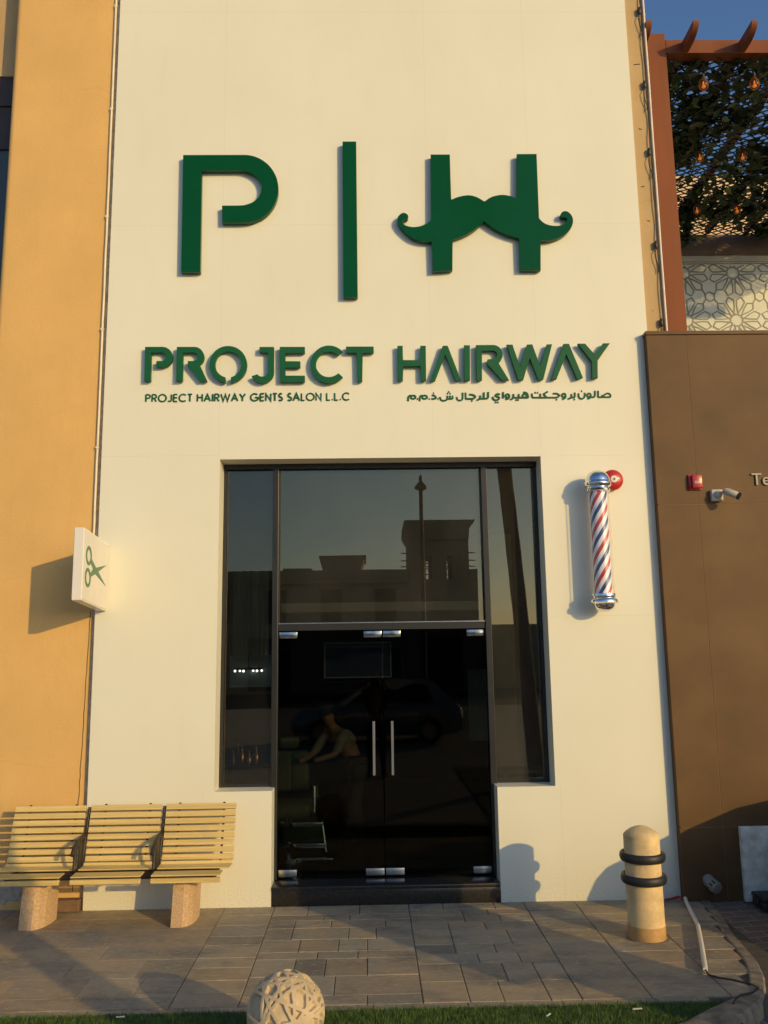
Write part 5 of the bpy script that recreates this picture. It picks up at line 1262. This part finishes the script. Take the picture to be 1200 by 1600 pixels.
# ================================================================== BEHIND THE CAMERA: what the glass reflects and what throws the shade
def shrub(name, label, blobs, n, seed, m, size, parent_loc, pot=None):
    t = thing(name, label, 'shrub', parent_loc)
    rs = random.Random(seed); pts = []
    tot = sum(r*r for *_, r in blobs)
    for (x, y, z, r) in blobs:
        for _ in range(int(n*r*r/tot)):
            d = Vector((rs.gauss(0, 1), rs.gauss(0, 1), rs.gauss(0, 1))).normalized()*r*rs.uniform(.82, 1.03)
            pts.append((x+d.x, y+d.y, z+d.z))
    V, F = leaf_mesh(pts, [rs.uniform(*size) for _ in pts], seed+1, 1.0); raw('foliage', V, F, m, t)
    b = MB()
    for (x, y, z, r) in blobs: b.lathe([(0, -r*.86)] + [(r*.86*math.sin(a), -r*.86*math.cos(a)) for a in np.linspace(.3, PI-.3, 8)] + [(0, r*.86)], 14, Matrix.Translation((x, y, z)))
    b.build('inner_twigs', MT['cloth_d'], t, 60)
    return t
def sp(tt, s): a = R(SUN_AZ); return (tt*math.cos(a) + s*math.sin(a), tt*math.sin(a) - s*math.cos(a))
t = thing('shade_board', 'unseen blank board added right of the camera to throw shade', 'shade board', (*sp(.05, 6.0), -.14))  # invented caster out of view, shaped to throw the dark ground band
def upright(name, t0, t1, z0, z1, s0, th, m, bev=.01):
    b = MB(); c = []
    for z in (z0, z1):
        for tt, ss in ((t0, s0), (t1, s0), (t1, s0+th), (t0, s0+th)):
            x, y = sp(tt, ss); c.append((x, y, z))
    b.hexa(c, bev); b.build(name, m, t, 40)
upright('plinth', -.19, .56, -.15, 1.02, 5.93, .20, MT['stone_b'])
upright('panel', -.50, .60, 1.021, 2.45, 5.95, .14, MT['metal_dark'])
# invented unseen mound shaped for its shade: height along its length, rounded across
t_h = [(1.45, -.15), (1.452, .60), (1.52, .745), (1.60, .825), (1.75, .865), (1.97, .935), (2.1, .98), (2.44, 1.075), (2.7, 1.09), (3.1, 1.12), (3.6, 1.10), (4.1, 1.0), (4.5, .8), (4.7, .4), (4.75, -.15)]
V, F = [], []
nv = 15
for i, (tt, h) in enumerate(t_h):
    for k in range(nv):
        a = PI*k/(nv-1); wd = .28 + .55*min(1, (tt-1.45)/.7)*min(1, (4.85-tt)/.7)
        x, y = sp(tt, 3.6 + wd*math.copysign(abs(math.cos(a))**.6, math.cos(a)))
        V.append((x, y, -.15 + (h+.15)*math.sin(a)**.6))
for i in range(len(t_h)-1):
    for k in range(nv-1): F.append((i*nv+k, (i+1)*nv+k, (i+1)*nv+k+1, i*nv+k+1))
    F.append((i*nv, i*nv+nv-1, (i+1)*nv+nv-1, (i+1)*nv))
tag(raw('shade_mound', V, F, mat('shade_mound_rock', (.36, .29, .2), .9, var=.45, scale=3, bump=1.0, bscale=9), smooth=60), 'unseen smooth mound added right of the bollard to cast rounded shade', 'shade_mound')
# palm tree by the camera
t = thing('palm_tree', 'tall leaning palm tree reflected in the right window pane', 'palm tree', (3.02, -7.4, -.15))
b = MB(); pts = [(3.02 - .055*z - .002*z*z, -7.4, -.15 + z) for z in np.linspace(0, 15, 40)]
b.tube([tuple(map(float, p)) for p in pts], .1, 14, rs=[.145 - .03*i/40 + .006*(i % 2) for i in range(40)]); b.build('trunk', MT['trunk'], t, 30)
V, F = [], []
top = Vector(pts[-1]); rs = random.Random(5)
for k in range(22):
    a = 2*PI*k/22 + rs.uniform(-.1, .1); el = rs.uniform(.1, 1.1)
    d = Vector((math.cos(a)*math.cos(el), math.sin(a)*math.cos(el), math.sin(el))); p = top.copy(); side = Vector((-math.sin(a), math.cos(a), 0))
    for j in range(24):
        d = (d + Vector((0, 0, -.075))).normalized(); q = p + d*.11
        for s in (-1, 1):
            L = .42*math.sin(PI*min(1, (j+2)/26))
            tip = q + side*s*L*.8 + d*L*.6 + Vector((0, 0, -.12*L))
            n0 = len(V); V += [tuple(p), tuple(q), tuple(tip)]; F.append((n0, n0+1, n0+2))
        p = q
raw('crown', V, F, MT['shrub'], t)
# lamp post
t = thing('street_lamp', 'slim street lamp post reflected in the glass above the doors', 'street lamp', (1.95, -22, -.2))
b = MB(); b.lathe([(.16, -.2), (.16, .5), (.085, .6), (.07, 8.0), (.09, 8.05)], 16, Matrix.Translation((1.95, -22, 0))); b.build('pole', MT['metal_dark'], t, 40)
b = MB(); b.lathe([(.05, 8.06), (.22, 8.12), (.23, 8.20), (.12, 8.34), (.06, 8.40), (.07, 8.5), (.05, 8.6), (0, 8.66)], 16, Matrix.Translation((1.95, -22, 0))); b.build('lamp_head', MT['metal_dark'], t, 40)
# facing building with a wind tower
t = thing('facing_building', 'dark backlit building with wind tower reflected in the glass', 'building', (0, -46, -.2))
b = MB(); b.box(-26, 2.5, -58, -45, -.2, 7.42); b.box(2.503, 6.9, -58, -45, -.2, 6.72); b.box(6.42, 6.9, -47, -45.0, 6.723, 7.40); b.box(-26, 2.5, -45.0, -44.9, 6.9, 7.0); b.box(-5.4, -3.6, -58, -44.97, 7.42, 7.55); b.build('wall', MT['far'], t)
b = MB(); b.box(6.9, 40, -58, -49, -.2, 4.0); b.build('low_wing', MT['far'], t)
b = MB(); b.prism([(-2.9, 7.42), (-.5, 7.42), (-.3, 8.1), (-.15, 8.2), (-.15, 8.4), (-3.17, 8.4), (-3.1, 8.1)], -49, -45.5); b.build('roof_turret', MT['far'], t)
b = MB()
for x0, x1 in ((2.54, 3.63), (4.03, 4.97), (5.34, 6.4)): b.box(x0, x1, -48.6, -45.2, 6.8, 8.27)
b.box(2.54, 6.4, -48.6, -45.2, 8.27, 9.3); b.box(2.54, 6.4, -48.6, -45.2, 6.725, 6.8)
b.prism([(2.54, 9.3), (6.4, 9.3), (6.46, 10.0), (6.81, 10.45), (6.81, 10.56), (2.32, 10.56), (2.25, 9.9), (2.35, 9.6)], -48.9, -45.0)
for z in (8.55, 8.06, 7.67):
    b.tube([(2.1, -46, z), (6.9, -46, z)], .04, 6)
b.build('wind_tower', MT['far'], t)
b = MB()
for z in (7.1, 7.45, 7.8, 8.1): b.box(3.5, 5.5, -45.25, -45.18, z-.03, z+.03)
b.build('slot_bars', MT['far'], t)
for x in (-22, -17, -12, -7.5, 3.2):
    b = MB(); b.box(x, x+2.6, -44.995, -44.9, 0.0, 3.2); b.build('shop_window', MT['dark'], t)
for x in (-24, -20.5, -17, -13.5, -10, -6.5, -3, .4):
    b = MB(); b.box(x, x+1.3, -44.96, -44.89, 4.1, 6.2); b.build('window', MT['dark'], t)
for z in (3.35, 6.55):
    b = MB(); b.box(-26, 2.45, -44.895, -44.6, z, z+.14); b.build('ledge', MT['far'], t)
b = MB(); b.box(-2.8, 2.0, -44.88, -44.75, .5, 2.6); b.build('shop_sign', MT['navy'], t)
b = MB(); b.stroke([(-2.8, .5), (2.0, .5), (2.0, 2.6), (-2.8, 2.6), (-2.8, .5)], .10, -44.74, -44.70, closed=False); b.build('sign_border', MT['white'], t)
# parked car
def car(cx_, cy_):
    t = thing('parked_car', 'silver hatchback car reflected low in the right glass door', 'car', (cx_, cy_, -.15))
    def loft(secs):
        b = MB(); rings = []
        for x, pts in secs: rings.append([b.bm.verts.new((cx_+x, cy_+y, z-.15)) for y, z in pts])
        n = len(rings[0])
        for A, B in zip(rings, rings[1:]):
            for k in range(n): b.bm.faces.new((A[k], A[(k+1) % n], B[(k+1) % n], B[k]))
        b.bm.faces.new(rings[0][::-1]); b.bm.faces.new(rings[-1]); return b
    def ring(w0, z0, w1, z1, wt, zt): return [(-w0, z0), (w0, z0), (w1, z1), (wt, zt), (-wt, zt), (-w1, z1)]
    secs = [(-2.25, ring(.55, .35, .7, .5, .6, .62)), (-2.1, ring(.75, .25, .86, .55, .75, .78)), (-1.5, ring(.85, .22, .92, .6, .8, .92)), (-.9, ring(.86, .22, .93, .7, .82, 1.0)),
            (1.9, ring(.86, .22, .92, .75, .84, 1.02)), (2.2, ring(.82, .26, .88, .7, .8, .98)), (2.32, ring(.7, .38, .78, .6, .7, .8))]
    b = loft(secs); bmesh.ops.bevel(b.bm, geom=[e for e in b.bm.edges], offset=.02, segments=1, affect='EDGES'); b.build('body', MT['carpaint'], t, 50)
    sec2 = [(-1.0, ring(.80, .98, .80, 1.0, .78, 1.02)), (-.2, ring(.82, .98, .80, 1.1, .64, 1.60)), (.6, ring(.82, .98, .80, 1.1, .66, 1.68)), (1.5, ring(.82, .98, .79, 1.1, .64, 1.62)), (2.12, ring(.80, .98, .76, 1.02, .70, 1.06))]
    b = loft(sec2); b.build('cabin', MT['carpaint'], t, 40)
    for s in (-1, 1):
        b = MB(); b.prism([(-.7, 1.05), (1.55, 1.05), (1.35, 1.5), (.4, 1.55), (-.1, 1.5)], 0, 1, map=lambda a, z, d: (cx_+a, cy_+s*(.835 - (z-1.05)*.31 - (0 if d else .05)), z-.15)); b.build('window', MT['dark'], t)
        for wx in (-1.45, 1.4):
            Mw = Matrix.Translation((cx_+wx, cy_+s*.84, .18)) @ Matrix.Rotation(R(90), 4, 'X')
            b = MB(); b.lathe([(.2, -.1), (.31, -.1), (.33, -.07), (.33, .07), (.31, .1), (.2, .1)], 24, Mw); wl = b.build('wheel', MT['rubber'], t, 40)
            b = MB(); b.lathe([(0, -.104), (.2, -.102), (.2, .102), (0, .104)], 20, Mw); r_ = b.build('rim', MT['steel'], t, 40)
        b = MB(); b.box(cx_+2.22, cx_+2.30, cy_+s*.62-.1, cy_+s*.62+.1, .55, .72, .01); b.build('tail_light', MT['bell'], t)
car(.15, -15.2)

# people: bodies grown from joints
def skinned(name, verts, edges, radii, m, parent=None, root=0):
    me = bpy.data.meshes.new(name); me.from_pydata(verts, edges, []); me.update()
    o = link(name, me, m, parent)
    md = o.modifiers.new('skin', 'SKIN'); md.use_smooth_shade = True
    for i, r_ in enumerate(radii):
        me.skin_vertices[0].data[i].radius = (r_, r_); me.skin_vertices[0].data[i].use_root = (i == root)
    sd = o.modifiers.new('sub', 'SUBSURF'); sd.levels = 1; sd.render_levels = 2
    return o
def person(label, J, shirt, trousers, base):
    t = thing('person', label, 'person', base)
    names = list(J); idx = {n: i for i, n in enumerate(names)}
    E = [('pelvis', 'waist'), ('waist', 'chest'), ('chest', 'neck'), ('neck', 'chin'), ('chin', 'crown')]
    rad = dict(pelvis=.145, waist=.13, chest=.15, neck=.058, chin=.075, crown=.092)
    for s in 'lr':
        E += [('chest', 'sh'+s), ('sh'+s, 'el'+s), ('el'+s, 'wr'+s), ('wr'+s, 'ha'+s), ('pelvis', 'hip'+s), ('hip'+s, 'kn'+s), ('kn'+s, 'an'+s), ('an'+s, 'to'+s)]
        rad.update({'sh'+s: .062, 'el'+s: .045, 'wr'+s: .032, 'ha'+s: .035, 'hip'+s: .095, 'kn'+s: .062, 'an'+s: .045, 'to'+s: .035})
    skinned('body', [J[n] for n in names], [(idx[a], idx[b_]) for a, b_ in E], [rad[n]*.9 for n in names], MT['skin'], t, idx['pelvis'])
    def garment(nm, keep, m, grow):
        kn = [n for n in names if n in keep]; ki = {n: i for i, n in enumerate(kn)}
        ed = [(ki[a], ki[b_]) for a, b_ in E if a in ki and b_ in ki]
        skinned(nm, [J[n] for n in kn], ed, [rad[n]*grow for n in kn], m, t, ki.get('chest', ki.get('pelvis', 0)))
    garment('shirt', ('waist', 'chest', 'shl', 'shr', 'ell', 'elr'), shirt, 1.12)
    garment('trousers', ('pelvis', 'hipl', 'hipr', 'knl', 'knr', 'anl', 'anr'), trousers, 1.12)
    c0 = Vector(J['crown']); d = (c0 - Vector(J['chin'])).normalized()
    b = MB(); b.lathe([(.0975, -.03), (.104, .02), (.092, .07), (.06, .10), (0, .112)], 18, Matrix.Translation(c0) @ d.to_track_quat('Z', 'Y').to_matrix().to_4x4()); b.build('hair', MT['hair'], t, 60)
    b = MB()
    for s in (-1, 1): b.tube([J['anl' if s < 0 else 'anr'], J['tol' if s < 0 else 'tor']], .052, 10)
    b.build('shoes', MT['dark'], t, 60)
    return t
# photographer, arms raised to the camera
X, Y, G = .12, -8.5, -.15
person('person in dark clothes reflected in the doors, arms raised', dict(pelvis=(X, Y, G+.95), waist=(X, Y+.01, G+1.12), chest=(X, Y, G+1.38), neck=(X, Y+.02, G+1.55), chin=(X, Y+.05, G+1.62), crown=(X, Y+.04, G+1.74),
    shl=(X-.19, Y, G+1.45), ell=(X-.24, Y+.16, G+1.70), wrl=(X-.12, Y+.27, G+1.92), hal=(X-.09, Y+.30, G+2.0), shr=(X+.19, Y, G+1.45), elr=(X+.24, Y+.16, G+1.70), wrr=(X+.05, Y+.27, G+1.92), har=(X-.02, Y+.30, G+2.0),
    hipl=(X-.1, Y, G+.9), knl=(X-.12, Y+.02, G+.5), anl=(X-.13, Y, G+.09), tol=(X-.14, Y+.16, G+.05), hipr=(X+.1, Y, G+.9), knr=(X+.12, Y+.02, G+.5), anr=(X+.13, Y, G+.09), tor=(X+.15, Y+.16, G+.05)), MT['cloth_d'], MT['cloth_d'], (X, Y, G))
# barber bending over, inside
X, Y, G = -.28, 1.75, .16
person('person in grey shirt bending inside behind the left door', dict(pelvis=(X+.12, Y, G+.82), waist=(X+.05, Y-.03, G+.97), chest=(X-.10, Y-.08, G+1.14), neck=(X-.16, Y-.14, G+1.27), chin=(X-.18, Y-.18, G+1.32), crown=(X-.20, Y-.20, G+1.43),
    shl=(X-.22, Y-.02, G+1.14), ell=(X-.34, Y-.18, G+.98), wrl=(X-.44, Y-.34, G+.92), hal=(X-.49, Y-.40, G+.92), shr=(X+.0, Y-.22, G+1.18), elr=(X-.1, Y-.36, G+.98), wrr=(X-.26, Y-.42, G+.94), har=(X-.32, Y-.44, G+.93),
    hipl=(X+.06, Y+.09, G+.8), knl=(X-.02, Y+.06, G+.45), anl=(X+.08, Y+.08, G+.08), tol=(X-.06, Y, G+.05), hipr=(X+.16, Y-.09, G+.8), knr=(X+.10, Y-.12, G+.45), anr=(X+.18, Y-.1, G+.08), tor=(X+.06, Y-.18, G+.05)), MT['shirt'], MT['cloth_d'], (X, Y, G))
